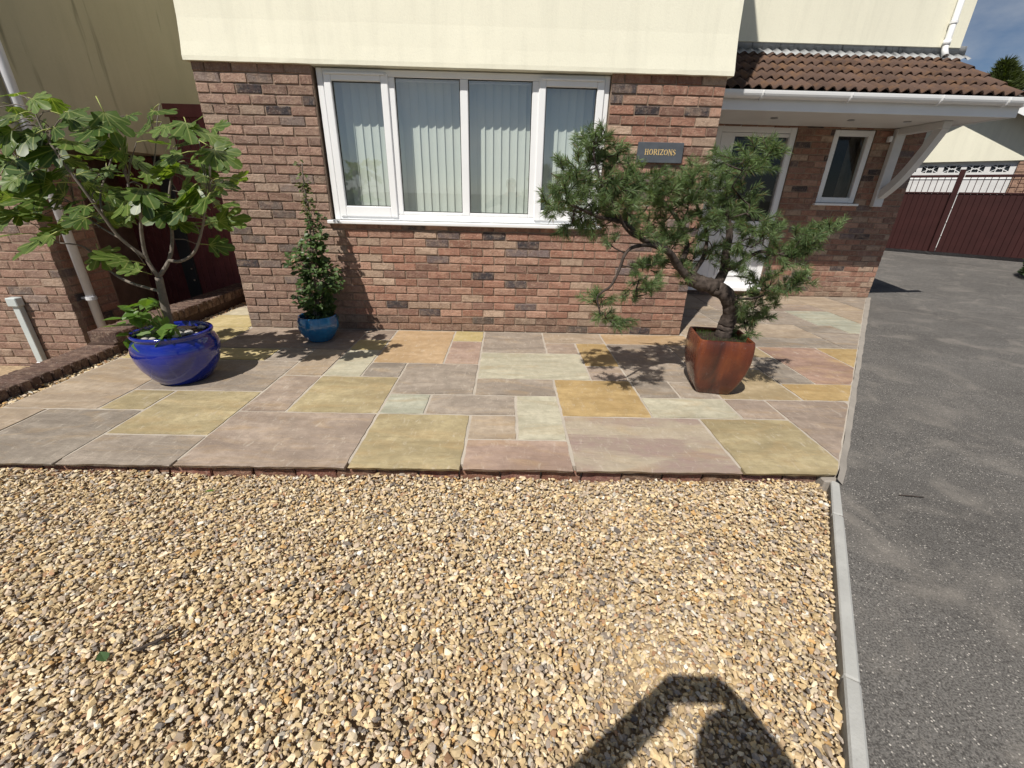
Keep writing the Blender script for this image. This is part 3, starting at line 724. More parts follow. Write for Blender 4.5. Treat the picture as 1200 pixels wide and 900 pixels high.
for a, b in zip(rs, rs[1:]):
    for k in range(4): bm.faces.new((a[k], a[(k+1) % 4], b[(k+1) % 4], b[k]))
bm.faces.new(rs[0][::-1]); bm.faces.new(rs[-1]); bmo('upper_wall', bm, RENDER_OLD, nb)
PIPE = plain('grey_white_pipe', (.62, .63, .66), .4, .05)
bm = bmesh.new(); tube(bm, [(-1.315, -.27, -.3), (-1.315, -.27, 4.9)], .036, 16); npipe = bmo('downpipe', bm, PIPE, nb, smooth=True)
bm = bmesh.new(); tube(bm, [(-1.315, -.27, .33), (-1.315, -.27, .36)], .043, 16); bx(bm, -1.40, -1.35, -.285, -.255, .335, .355, .002); bmo('clip', bm, PIPE, npipe)
GREYP = plain('grey_plastic', (.50, .55, .55), .45, .06)
cd = link('cable_conduit', None, None, nb)
box('cover', (-1.905, -1.845, NY_-.055, NY_-.004, -.26, .30), GREYP, cd, .004); box('cap', (-1.92, -1.825, NY_-.075, NY_-.004, .295, .375), GREYP, cd, .006); box('foot', (-1.91, -1.84, NY_-.06, NY_-.004, -.36, -.262), WHITE, cd, .004)
bm = bmesh.new(); prism(bm, [(-6, -6), (-.93, -6), (-.93, 3.2), (-6, 3.2)], -.5, -.33); struct(bmo('neighbour_ground', bm, EARTH))
# low boundary wall with brick-on-edge coping, stepped
low = thing('low_brick_wall', 'low stepped dark brick boundary wall along the left edge of the patio', 'wall')
LB = plain('dark_brick_body', (.075, .05, .04), .95, .25, 20, .1, .5, 80)
box('wall_body', (-.93, -.705, -6, -.855, -.6, .0), LB, low, 0); box('wall_body', (-.93, -.705, -.854, 1.45, -.6, .085), LB, low, 0)
CB = brick_mesh(77)
def edge_brick(y, top, zt):
    o = link('brick', CB, None, low, (-.695+random.uniform(-.006, .004), y, zt-.0525))
    o.rotation_euler = (math.pi/2, 0, math.pi/2); return o
bm = bmesh.new(); bx(bm, -.245, 0, -.0335, .0335, 0, .098, .006); rr = random.Random(3)
for v in bm.verts: v.co += Vector((rr.uniform(-.003, .003), rr.uniform(-.002, .002), rr.uniform(-.002, .002)))
cop = bpy.data.meshes.new('brick'); bm.to_mesh(cop); bm.free(); cop.materials.append(BRICK_O)
y = -5.9
while y < 1.45:
    hi = y > -.86
    o = link('brick', cop, None, low, (-.690+random.uniform(-.006, .006), y, (.086 if hi else .001)-.006+random.uniform(-.004, .002)-(0 if hi else .02)))
    o.rotation_euler = (0, 0, random.uniform(-.02, .02)); w = random.uniform(.7, 1.1); o.color = (.115*w, .075*w, .062*w, 1); y += .0775
# side gate between the houses
BURG = plain('burgundy_paint', (.165, .055, .058), .55, .18, 5, .3)
sg = thing('side_gate', 'tall burgundy boarded side gate between the two houses', 'gate', (-1.0, 1.5, 0))
for k in range(18):
    xx = .98-.0805*k
    box('board', (xx-.077, xx-.003, -.012, .012, -.10, 2.17 if xx-.077 > -.345 else 1.675), BURG, sg, .004)
box('rail', (-.343, .98, -.030, -.013, 2.10, 2.235), BURG, sg, .004); box('rail', (-.42, .98, .013, .05, .25, .36), BURG, sg, .003)
POST = plain('dark_grey_steel', (.045, .05, .055), .5, .1)
gp = box('gate_post', (-.62, -.46, -.045, .045, -.4, 1.69), POST, sg, .004)
for zz in (.35, .20):
    bm = bmesh.new(); bmesh.ops.create_icosphere(bm, subdivisions=1, radius=.012); bmo('bolt', bm, HANDLE, gp, (-.50, -.05, zz))
bp = thing('passage_panel', 'dark burgundy boarded panel under the neighbouring house, left of the side gate', 'panel', (-1.63, 1.5, 0))
for k in range(6): box('board', (-.085*k-.082, -.085*k-.003, -.012, .012, -.4, 1.68), BURG, bp, .004)

# ------------------------------------------------------------------ far gates, garage, tree
GA = Vector((11.802, 6.211, .35)); gd = Vector((.69063, -.72321, 0)); grz = math.atan2(gd.y, gd.x)
MAROON = plain('dark_maroon_paint', (.040, .0125, .012), .6, .15, 4, .25)
def gate_leaf(s0, s1, label):
    g = thing('driveway_gate', label, 'gate', GA, 'driveway gates', grz)
    bm = bmesh.new(); x = s0
    while x < s1-.01: bx(bm, x+.002, min(x+.098, s1)-.002, .0, .022, .03, 1.23, .003); x += .098
    bmo('boarding', bm, MAROON, g); box('backing', (s0, s1, .024, .034, .04, 1.22), MAROON, g, 0)
    for z0, z1 in ((1.2305, 1.262), (1.55, 1.60)): box('rail', (s0, s1, -.015, .04, z0, z1), MAROON, g, .004)
    xx = s0+.1
    while xx < s1-.05:
        bm = bmesh.new(); bx(bm, xx-.006, xx+.006, .006, .018, 1.262, 1.55, 0); bmo('bar', bm, MAROON, g); xx += .104
    return g
g1 = gate_leaf(-1.6, .872, 'left leaf of the burgundy driveway gates, nearest the porch corner')
g2 = gate_leaf(.884, 3.3, 'right leaf of the burgundy driveway gates, at the right edge of the photo')
box('meeting_post', (.775, .870, -.06, -.016, .03, 1.70), MAROON, g1, .005)
gar = thing('garage', 'cream gabled garage with white panelled door behind the burgundy gates', 'garage', GA+Vector((.72321, .69063, 0))*1.5, None, grz)
GBR = plain('garage_brick', (.30, .19, .14), .9, .3, 30, .2, .5, 60)
box('front_wall', (-1.5, -.46, 0, .2, 0, 1.94), GBR, gar, 0); box('front_wall', (1.60, 2.6, 0, .2, 0, 1.94), GBR, gar, 0)
for x0 in (1.60,):
    bm = bmesh.new()
    for k in range(25):
        for j in range(4): bx(bm, x0+.004+j*.225+(.11 if k % 2 else 0), x0+.004+j*.225+.215+(.11 if k % 2 else 0), -.012, .02, k*CO, k*CO+.068, .004)
    stuff(bmo('bricks', bm, GBR, gar))
bm = bmesh.new(); pts = [(-1.7, 1.942), (2.8, 1.942), (2.8, 2.02), (.55, 3.30), (-1.7, 2.02)]
a = [bm.verts.new((x, -.03, z)) for x, z in pts]; b = [bm.verts.new((x, 5, z)) for x, z in pts]; bm.faces.new(a); bm.faces.new(b[::-1])
for k in range(5): bm.faces.new((a[k], b[k], b[(k+1) % 5], a[(k+1) % 5]))
bmo('gable', bm, RENDER, gar)
gdoor = link('garage_door', None, None, gar)
wins = [(-.40+.3975*k, -.40+.3975*k+.30) for k in range(5)]
ring_wall('door_panel', -.455, 1.595, .02, 1.94, .05, .09, [(x0, x1, 1.715, 1.86) for x0, x1 in wins], WHITE_D, gdoor)
for x0, x1 in wins:
    b = bmesh.new(); bx(b, x0-.002, x1+.002, .075, .085, 1.713, 1.862, 0); p = bmo('pane', b, plain('garage_pane', (.03, .035, .04), .2, .1), gdoor)
    bm = bmesh.new(); xm = (x0+x1)/2
    for q in ([(x0, .06, 1.715), (xm, .06, 1.80), (x1, .06, 1.715)], [(x0, .06, 1.86), (xm, .06, 1.775), (x1, .06, 1.86)], [(xm-.06, .06, 1.715), (xm-.06, .06, 1.86)], [(xm+.06, .06, 1.715), (xm+.06, .06, 1.86)]): tube(bm, q, .008, 5)
    bmo('lattice', bm, WHITE, p)
for zz in (.30, .62, .94, 1.26, 1.58): box('door_rail', (-.45, 1.59, .035, .0495, zz-.012, zz+.012), WHITE, gdoor, .003)
for sgn in (1, -1):
    bm = bmesh.new()
    pts = [(.55, 3.40), (.55+sgn*2.55, 3.40-2.55*.57), (.55+sgn*2.55, 3.22-2.55*.57), (.55, 3.22)]
    f0 = [bm.verts.new((x, -.40, z)) for x, z in pts]; f1 = [bm.verts.new((x, -.37, z)) for x, z in pts]
    bm.faces.new(f0); bm.faces.new(f1[::-1])
    for k in range(4): bm.faces.new((f0[k], f0[(k+1) % 4], f1[(k+1) % 4], f1[k]))
    bmo('barge_board', bm, WHITE, gar)
    bm = bmesh.new(); pts = [(.55, 3.44), (.55+sgn*2.6, 3.44-2.6*.57), (.55+sgn*2.6, 3.41-2.6*.57), (.55, 3.41)]
    f0 = [bm.verts.new((x, -.43, z)) for x, z in pts]; f1 = [bm.verts.new((x, 5.1, z)) for x, z in pts]
    bm.faces.new(f0); bm.faces.new(f1[::-1])
    for k in range(4): bm.faces.new((f0[k], f0[(k+1) % 4], f1[(k+1) % 4], f1[k]))
    bmo('roof_slope', bm, plain('garage_roof', (.16, .10, .075), .9, .2, 12), gar)
FIG_B={'trunk':[(0.206,-1.33,0.363),(0.216,-1.33,0.481),(0.227,-1.33,0.62),(0.24,-1.33,0.761)],'b1':[(0.24,-1.33,0.761),(0.213,-1.35,0.892),(0.253,-1.38,1.053),(0.328,-1.43,1.201),(0.33,-1.48,1.253),(0.387,-1.53,1.366)],'b2':[(0.24,-1.33,0.761),(0.309,-1.28,0.873),(0.354,-1.25,1.016),(0.372,-1.23,1.184),(0.417,-1.23,1.336),(0.487,-1.21,1.504)],'b3':[(0.309,-1.28,0.873),(0.429,-1.33,0.877),(0.577,-1.38,0.949),(0.689,-1.41,1.103),(0.744,-1.43,1.2),(0.823,-1.45,1.328)],'b4':[(0.232,-1.33,0.657),(-0.047,-1.25,0.704),(-0.218,-1.18,0.769),(-0.337,-1.13,0.87),(-0.435,-1.11,0.938),(-0.564,-1.13,0.956)],'b5':[(0.213,-1.35,0.892),(0.149,-1.43,1.028),(0.122,-1.48,1.178),(0.096,-1.53,1.345),(0.046,-1.55,1.496),(-0.015,-1.53,1.659),(-0.018,-1.53,1.769)],'b6':[(0.149,-1.43,1.028),(-0.164,-1.23,1.105),(-0.351,-1.13,1.22),(-0.534,-1.08,1.299),(-0.667,-1.08,1.405)],'b7':[(0.328,-1.43,1.201),(0.257,-1.23,1.316),(0.278,-1.13,1.478),(0.33,-1.11,1.635)],'b8':[(0.122,-1.48,1.178),(0.031,-1.33,1.311),(0.058,-1.23,1.468),(0.134,-1.21,1.62),(0.156,-1.23,1.715)]}
FIG_L=[(-0.184,-1.436,1.831,0.205),(0.018,-1.539,1.785,0.174),(-0.158,-1.239,1.822,0.142),(-0.141,-1.587,1.683,0.205),(-0.494,-1.308,1.582,0.19),(0.099,-1.411,1.704,0.19),(0.439,-1.595,1.679,0.205),(0.363,-1.326,1.748,0.142),(-0.066,-1.608,1.585,0.19),(-0.175,-1.37,1.565,0.205),(0.12,-1.588,1.638,0.158),(0.179,-1.576,1.572,0.205),(-0.292,-1.375,1.486,0.221),(-0.71,-1.134,1.471,0.19),(-0.22,-1.556,1.398,0.19),(-0.188,-1.496,1.349,0.237),(-0.315,-1.254,1.402,0.174),(-0.736,-1.061,1.233,0.221),(-0.429,-1.284,1.19,0.19),(-0.523,-1.392,1.16,0.174),(-0.566,-1.044,1.121,0.221),(-0.228,-1.602,1.015,0.221),(-0.624,-1.115,0.995,0.158),(0.118,-1.456,1.509,0.158),(0.299,-1.543,1.587,0.174),(0.438,-1.559,1.509,0.221),(0.425,-1.445,1.479,0.174),(0.28,-1.14,1.675,0.158),(0.623,-1.522,1.596,0.158),(0.562,-1.281,1.647,0.174),(0.616,-1.247,1.613,0.158),(0.795,-1.407,1.565,0.174),(0.721,-1.301,1.504,0.158),(0.995,-1.592,1.528,0.158),(0.523,-1.594,1.316,0.253),(0.33,-1.506,1.253,0.19),(0.028,-1.222,1.187,0.174),(0.536,-1.373,1.447,0.19),(0.639,-1.442,1.522,0.174),(0.549,-1.279,1.338,0.205),(0.61,-1.358,1.459,0.174),(0.712,-1.45,1.311,0.174),(0.643,-1.153,1.353,0.19),(0.689,-1.211,1.256,0.158),(0.961,-1.484,1.413,0.19),(0.909,-1.285,1.408,0.158),(0.819,-1.315,1.154,0.174),(0.567,-1.105,0.959,0.205),(0.03,-1.192,1.412,0.19),(0.185,-1.457,1.435,0.174),(-0.268,-1.042,1.333,0.174),(0.032,-1.559,1.149,0.174),(-0.292,-1.379,1.079,0.174),(-0.245,-1.176,0.878,0.205),(0.176,-1.539,0.911,0.19),(0.076,-1.337,0.812,0.158),(0.597,-1.606,1.194,0.174),(0.443,-1.229,1.107,0.19),(0.411,-1.171,1.194,0.158),(0.368,-1.286,1.282,0.174),(-0.23,-1.105,1.414,0.174),(0.011,-1.442,1.479,0.174),(-0.354,-1.213,1.287,0.19),(-0.238,-1.273,1.237,0.174),(-0.567,-1.282,1.292,0.19),(-0.599,-1.356,1.271,0.174),(-0.889,-1.126,1.007,0.158),(-0.048,-1.063,1.564,0.158),(0.135,-1.346,1.677,0.142),(0.314,-1.232,1.422,0.174),(0.868,-1.594,1.422,0.174),(0.683,-1.209,1.457,0.158),(0.432,-1.242,1.24,0.174),(0.061,-1.034,1.396,0.174),(0.492,-1.137,1.183,0.142),(-0.429,-1.459,1.649,0.19),(-0.608,-1.399,1.467,0.205),(-0.874,-1.229,1.264,0.19),(-0.253,-1.616,1.757,0.158),(-0.754,-1.353,1.11,0.174),(-0.522,-1.529,1.551,0.19),(-0.593,-1.56,1.366,0.19),(-0.362,-1.58,1.273,0.147),(0.13,-1.618,1.219,0.161),(-0.116,-1.049,1.187,0.19),(-0.119,-1.404,1.508,0.192),(1.024,-1.544,1.681,0.146),(-0.375,-1.226,1.468,0.148),(-0.538,-1.396,1.497,0.17),(0.774,-1.283,1.351,0.173),(0.251,-0.987,1.798,0.185),(0.689,-1.378,1.275,0.158),(-0.206,-1.632,1.36,0.135),(-0.143,-1.418,1.662,0.134),(-0.251,-1.602,1.644,0.155),(-0.854,-1.207,1.182,0.14),(-0.144,-1.4,1.551,0.139),(0.572,-1.321,1.132,0.164),(-0.308,-1.416,1.695,0.149),(0.918,-1.662,1.658,0.197),(0.201,-1.262,1.699,0.132),(-0.208,-1.015,1.109,0.179),(0.006,-1.551,1.53,0.184),(0.197,-1.426,1.277,0.146),(0.303,-1.023,1.115,0.186),(0.7,-1.505,1.315,0.166),(0.309,-1.658,1.716,0.15),(-0.666,-0.943,1.321,0.161),(0.476,-0.945,1.112,0.156),(-0.038,-1.529,1.614,0.144),(-0.002,-1.033,1.176,0.164),(0.524,-1.615,1.273,0.176),(0.571,-1.102,1.281,0.163),(-0.353,-1.424,1.258,0.186),(0.905,-1.371,1.547,0.196),(0.721,-1.582,1.658,0.141),(0.858,-1.567,1.276,0.188),(0.899,-1.41,1.375,0.168),(-0.688,-0.932,1.811,0.175),(0.083,-1.346,1.165,0.191),(0.792,-1.486,1.647,0.151),(-0.147,-1.48,1.395,0.159),(-0.479,-1.408,1.172,0.162),(0.189,-1.356,1.189,0.194),(0.084,-1.277,1.444,0.131),(0.405,-1.677,1.632,0.186),(-0.572,-1.122,1.477,0.169),(-0.213,-1.252,1.448,0.185),(-0.33,-1.489,1.407,0.149),(0.496,-1.247,1.471,0.183),(0.706,-1.208,1.522,0.165),(0.107,-1.332,1.334,0.167),(-0.176,-1.142,1.145,0.191),(0.81,-1.249,1.643,0.196),(0.888,-1.586,1.68,0.161),(-0.154,-1.624,1.593,0.177),(0.658,-1.561,1.212,0.18),(0.214,-1.0,1.735,0.198),(-0.388,-1.373,1.143,0.164),(0.972,-1.556,1.261,0.16),(0.355,-1.529,1.556,0.152),(0.517,-1.253,1.787,0.161),(-0.698,-1.2,1.565,0.166),(-0.974,-1.073,1.09,0.198)]
FIG_S=[(0.102,-1.529,0.519),(0.141,-1.497,0.572),(0.234,-1.542,0.609),(0.18,-1.394,0.609),(0.306,-1.496,0.599),(0.069,-1.524,0.468),(0.093,-1.466,0.465),(0.094,-1.368,0.476),(0.171,-1.386,0.482),(0.296,-1.498,0.466),(0.086,-1.52,0.406),(0.034,-1.366,0.37),(0.148,-1.436,0.368),(0.188,-1.41,0.361),(0.345,-1.532,0.427),(0.402,-1.538,0.467),(0.095,-1.412,0.294),(0.16,-1.465,0.261),(0.137,-1.536,0.361),(0.174,-1.362,0.306),(0.273,-1.423,0.367),(0.083,-1.39,0.43),(0.172,-1.533,0.546)]
PINE_B={'trunk':[(4.337,-1.4,0.387,0.05),(4.334,-1.4,0.486,0.045),(4.342,-1.42,0.601,0.042),(4.293,-1.43,0.714,0.042),(4.203,-1.42,0.783,0.045),(4.096,-1.4,0.813,0.045),(4.013,-1.38,0.843,0.04)],'up':[(4.191,-1.42,0.782,0.035),(4.245,-1.38,0.895,0.03),(4.248,-1.35,1.025,0.028),(4.247,-1.34,1.154,0.022),(4.201,-1.35,1.284,0.014),(4.2,-1.4,1.405,0.01),(4.248,-1.43,1.553,0.007)],'l1':[(4.013,-1.38,0.843,0.035),(3.911,-1.4,0.926,0.028),(3.825,-1.45,1.011,0.024),(3.718,-1.5,1.069,0.02),(3.584,-1.55,1.114,0.017),(3.467,-1.55,1.204,0.014),(3.301,-1.6,1.238,0.011),(3.156,-1.65,1.286,0.009),(3.049,-1.65,1.331,0.006)],'l2':[(3.911,-1.4,0.926,0.022),(3.988,-1.3,1.042,0.018),(3.954,-1.25,1.163,0.015),(3.858,-1.2,1.288,0.012),(3.727,-1.18,1.395,0.009),(3.529,-1.2,1.497,0.007)],'l3':[(3.584,-1.55,1.114,0.012),(3.457,-1.65,1.17,0.01),(3.362,-1.7,1.292,0.008),(3.261,-1.7,1.428,0.007),(3.207,-1.7,1.559,0.005),(3.192,-1.7,1.664,0.004)],'droop':[(3.825,-1.45,1.011,0.014),(3.662,-1.55,1.073,0.012),(3.523,-1.65,1.076,0.011),(3.451,-1.7,1.039,0.01),(3.42,-1.72,0.949,0.009),(3.377,-1.73,0.844,0.008),(3.296,-1.74,0.774,0.006),(3.329,-1.74,0.664,0.004)],'r1':[(4.245,-1.38,0.895,0.018),(4.315,-1.45,0.965,0.014),(4.396,-1.5,1.046,0.011),(4.531,-1.52,1.035,0.009),(4.652,-1.52,1.108,0.007),(4.754,-1.52,1.179,0.005)],'r2':[(4.273,-1.42,0.742,0.012),(4.357,-1.48,0.727,0.01),(4.462,-1.52,0.75,0.008),(4.576,-1.54,0.832,0.006),(4.684,-1.55,0.859,0.004)],'m1':[(4.013,-1.38,0.843,0.02),(4.143,-1.25,0.981,0.016),(4.153,-1.2,1.123,0.013),(4.083,-1.18,1.264,0.01),(4.008,-1.18,1.401,0.008)]}
PINE_T=[(3.067,-1.438,1.429),(3.062,-1.753,1.332),(3.051,-1.435,1.277),(3.124,-1.598,1.259),(3.149,-1.644,1.38),(3.222,-1.559,1.309),(3.296,-1.409,1.384),(3.184,-1.673,1.494),(3.067,-1.728,1.497),(3.255,-1.569,1.221),(3.327,-1.685,1.314),(3.251,-1.736,1.449),(3.332,-1.715,1.429),(3.186,-1.76,1.657),(3.216,-1.699,1.614),(3.201,-1.655,1.561),(3.257,-1.658,1.541),(3.205,-1.476,1.634),(3.345,-1.664,1.582),(3.345,-1.58,1.534),(3.433,-1.709,1.427),(3.482,-1.641,1.387),(3.409,-1.773,1.295),(3.519,-1.68,1.407),(3.613,-1.514,1.459),(3.738,-1.227,1.422),(3.768,-1.3,1.442),(3.755,-1.444,1.394),(3.664,-1.33,1.314),(3.594,-1.406,1.252),(3.799,-1.477,1.39),(3.936,-1.192,1.372),(3.836,-1.347,1.292),(3.941,-1.322,1.394),(3.999,-1.186,1.524),(3.991,-1.363,1.348),(3.905,-1.317,1.445),(4.118,-1.245,1.482),(4.168,-1.127,1.405),(4.085,-1.383,1.527),(4.179,-1.347,1.556),(4.228,-1.397,1.593),(4.259,-1.426,1.625),(4.29,-1.518,1.619),(4.254,-1.541,1.571),(4.088,-1.658,1.515),(3.993,-1.628,1.55),(4.091,-1.492,1.352),(4.215,-1.384,1.328),(4.153,-1.578,1.369),(4.094,-1.615,1.252),(4.176,-1.646,1.284),(4.156,-1.343,1.419),(4.16,-1.172,1.209),(4.04,-1.252,1.182),(3.895,-1.407,1.162),(3.843,-1.423,1.097),(3.789,-1.403,1.116),(4.054,-1.336,1.093),(4.097,-1.457,1.062),(4.307,-1.502,1.168),(4.357,-1.575,1.148),(4.568,-1.295,1.157),(4.447,-1.291,1.051),(4.309,-1.461,1.012),(4.412,-1.582,1.029),(4.674,-1.294,0.998),(4.56,-1.556,1.056),(4.62,-1.537,1.082),(4.535,-1.68,1.161),(4.695,-1.527,1.136),(4.764,-1.49,1.177),(4.821,-1.479,1.198),(4.635,-1.6,1.089),(4.765,-1.478,1.106),(4.521,-1.678,1.028),(4.458,-1.574,1.083),(4.439,-1.644,0.904),(4.618,-1.52,0.829),(4.589,-1.663,0.867),(4.612,-1.671,0.885),(4.456,-1.558,0.804),(4.504,-1.587,0.782),(4.441,-1.446,0.751),(4.481,-1.468,0.666),(4.585,-1.38,0.57),(4.458,-1.417,0.621),(4.58,-1.394,0.681),(4.568,-1.328,0.49),(4.347,-1.524,0.725),(3.373,-1.65,1.078),(3.533,-1.682,0.945),(3.542,-1.765,0.907),(3.614,-1.708,0.79),(3.547,-1.716,0.779),(3.602,-1.776,0.842),(3.307,-1.696,0.742),(3.344,-1.691,0.669),(3.383,-1.717,0.619),(3.435,-1.707,0.588),(3.631,-1.699,0.976),(3.745,-1.464,0.978),(3.865,-1.31,0.924),(3.941,-1.318,0.927),(4.082,-1.186,0.941),(3.752,-1.198,1.201),(3.83,-1.189,1.191),(3.125,-1.546,1.196),(3.229,-1.423,1.175),(3.352,-1.507,1.199),(3.433,-1.503,1.221),(2.994,-1.688,1.33),(3.042,-1.768,1.377),(3.111,-1.727,1.446),(3.316,-1.636,1.37),(3.381,-1.738,1.385),(3.538,-1.446,1.483),(3.406,-1.557,1.338),(4.159,-1.269,1.297),(4.082,-1.27,1.322),(3.748,-1.248,1.314),(3.977,-1.324,1.267),(4.226,-1.679,1.229),(4.265,-1.361,1.211),(3.185,-1.481,1.256),(3.284,-1.579,1.291),(3.218,-1.566,1.444),(3.343,-1.516,1.49),(3.69,-1.494,1.388),(3.859,-1.225,1.472),(3.895,-1.419,1.321),(3.922,-1.49,1.432),(3.627,-1.414,1.392),(4.226,-1.228,1.156),(4.196,-1.598,1.106),(3.507,-1.484,1.324),(4.13,-1.13,0.978),(4.177,-1.322,0.962),(3.961,-1.367,0.887),(4.29,-1.488,0.914),(4.429,-1.407,0.833),(4.479,-1.373,0.546),(4.503,-1.433,0.454),(3.485,-1.523,1.203),(3.52,-1.749,1.165),(3.726,-1.461,1.098),(3.837,-1.418,1.041)]
# ------------------------------------------------------------------ gravel
def hull(i, flat):
    rr = random.Random(100+i); bm = bmesh.new()
    for _ in range(13):
        v = Vector((rr.gauss(0, 1), rr.gauss(0, 1), rr.gauss(0, 1))).normalized()
        bm.verts.new((v.x*.5*rr.uniform(.85, 1.1), v.y*.36*rr.uniform(.85, 1.1), v.z*.5*flat*rr.uniform(.85, 1.1)))
    r = bmesh.ops.convex_hull(bm, input=bm.verts)
    bmesh.ops.delete(bm, geom=[g for g in r['geom_interior'] if isinstance(g, bmesh.types.BMVert)], context='VERTS')
    bmesh.ops.triangulate(bm, faces=bm.faces); bm.verts.index_update()
    out = np.array([v.co[:] for v in bm.verts]), np.array([[v.index for v in f.verts] for f in bm.faces]); bm.free(); return out
HULLS = [hull(i, f) for i, f in enumerate((.42, .5, .36, .55, .45, .62, .4, .5, .34, .58, .46, .52))]
PAL = np.array([(.64, .50, .30), (.55, .415, .23), (.69, .58, .41), (.46, .34, .195), (.50, .31, .13), (.44, .355, .27), (.31, .265, .225), (.17, .15, .135), (.68, .64, .56), (.36, .21, .12), (.62, .50, .38)])
PW = np.array([.20, .165, .165, .11, .045, .11, .075, .04, .04, .035, .06])
def stones(name, XY, Z, size, mat, flatness=.35):
    n = len(XY); var = rng.integers(0, len(HULLS), n)
    L = size*np.exp(rng.normal(0, .33, n)); L = np.clip(L, size*.5, size*2.2)
    yaw = rng.uniform(0, 2*np.pi, n); tx = rng.normal(0, flatness, n); ty = rng.normal(0, flatness, n)
    col = PAL[rng.choice(len(PAL), n, p=PW/PW.sum())]*rng.uniform(.66, 1.20, (n, 1))
    Vs, Fs, Cs = [], [], []; off = 0
    for k, (hv, hf) in enumerate(HULLS):
        I = np.where(var == k)[0]
        if not len(I): continue
        cy, sy, cx, sx, ct, st = np.cos(yaw[I]), np.sin(yaw[I]), np.cos(tx[I]), np.sin(tx[I]), np.cos(ty[I]), np.sin(ty[I]); o = np.zeros_like(cy); e = o+1
        Rz = np.stack([np.stack([cy, -sy, o], -1), np.stack([sy, cy, o], -1), np.stack([o, o, e], -1)], -2)
        Rx = np.stack([np.stack([e, o, o], -1), np.stack([o, cx, -sx], -1), np.stack([o, sx, cx], -1)], -2)
        Ry = np.stack([np.stack([ct, o, st], -1), np.stack([o, e, o], -1), np.stack([-st, o, ct], -1)], -2)
        M = Rz @ Rx @ Ry
        st_ = rng.uniform(.8, 1.25, (len(I), 1, 3))
        w = np.einsum('nij,nvj->nvi', M, hv[None]*L[I][:, None, None]*st_)
        w[..., 0] += XY[I, 0][:, None]; w[..., 1] += XY[I, 1][:, None]; w[..., 2] += Z[I][:, None]
        nv = len(hv); Vs.append(w.reshape(-1, 3)); Fs.append((hf[None]+np.arange(len(I))[:, None, None]*nv).reshape(-1, 3)+off); off += nv*len(I)
        Cs.append(np.repeat(col[I], nv, 0))
    return stuff(np_mesh(name, np.concatenate(Vs), np.concatenate(Fs), mat, None, np.concatenate(Cs)))
def pebble_mat():
    t = NT('flint_gravel', .72, .25); v = t.coord('Object'); b = t.attr('col')
    c = t.mix(t.ramp(t.noise(v, 95, 4, .6, .5), (.45, 0.), (.75, .45)), b, (.33, .225, .13))
    c = t.mix(t.ramp(t.noise(v, 60, 3, .6), (.58, 0.), (.75, .4)), c, (.70, .62, .50))
    t.color(c); t.bump(t.noise(v, 260, 3), .25, .002); return t.m
PEB = pebble_mat()
sp = .0113
X, Y = np.meshgrid(np.arange(-.64, 4.6, sp), np.arange(-4.35, -2.482, sp*.9)); XY = np.stack([X.ravel(), Y.ravel()], 1)+rng.uniform(-.010, .010, (X.size, 2))
kx = np.interp(XY[:, 1], [-5.65, -3.83, -2.60], [2.46, 3.655, 4.455]); XY = XY[XY[:, 0] < kx+.004-.008*rng.random(len(XY))]
XYs = XY[(XY[:, 1] < -2.496) & (XY[:, 0] > -.64+(-2.75-XY[:, 1])*1.15)]; XY = XYs
lump = .007*np.sin(XY[:, 0]*3.1+1)*np.sin(XY[:, 1]*4.3)+.005*np.sin(XY[:, 0]*9+XY[:, 1]*7)
rim = .012*np.exp(-((XY[:, 1]+2.52)/.12)**2)*(XY[:, 0] < 1.1)
tag(stones('gravel', XY, -.078+lump+rim+rng.uniform(-.012, .010, len(XY)), .0178, PEB, .24), 'golden angular gravel covering the front bed below the patio', 'gravel')
# gravel strip by the low wall and before the side gate
bm = bmesh.new(); bx(bm, -.704, -.601, -2.48, 1.49, -.2, -.022); bx(bm, -.600, -.001, .825, 1.49, -.2, -.022); struct(bmo('gravel_strip_bed', bm, EARTH))
A1 = np.stack([rng.uniform(-.70, -.60, 1500), rng.uniform(-2.2, 1.45, 1500)], 1); A2 = np.stack([rng.uniform(-.60, -.01, 1500), rng.uniform(.83, 1.45, 1500)], 1)
A = np.concatenate([A1, A2]); tag(stones('gravel_strip', A, -.016+rng.uniform(-.008, .01, len(A)), .026, PEB), 'narrow strip of golden gravel between the slabs and the low brick wall', 'gravel')

# ------------------------------------------------------------------ pots
def glaze(name, c, c2, rough=.12):
    t = NT(name, rough, .6); v = t.coord('Object'); t.color(t.ramp(t.noise(v, 3.5, 5, .6, .6), (.3, c), (.72, c2)))
    t.b.inputs['Coat Weight'].default_value = .6; t.b.inputs['Coat Roughness'].default_value = .06
    t.bump(t.noise(v, 9, 3), .06, .01); return t.m
BLUE = glaze('cobalt_glaze', (.004, .010, .14), (.009, .022, .28)); TURQ = glaze('turquoise_glaze', (.008, .10, .25), (.02, .20, .42))
SOIL = plain('potting_soil', (.035, .026, .02), .95, .4, 40, .1, .8, 90)
PEBG = plain('grey_pebble', (.38, .36, .34), .7, .2, 8)
def pot(name, label, loc, prof, mat, soil_r, soil_z):
    t = thing(name, label, 'pot', loc)
    bm = bmesh.new(); lathe(bm, prof, 56); bmo('body', bm, mat, t, smooth=True)
    bm = bmesh.new(); bmesh.ops.create_circle(bm, cap_ends=True, segments=40, radius=soil_r)
    for v in bm.verts: v.co.z += random.uniform(-.006, .006)
    bmo('soil', bm, SOIL, t, (0, 0, soil_z)); return t
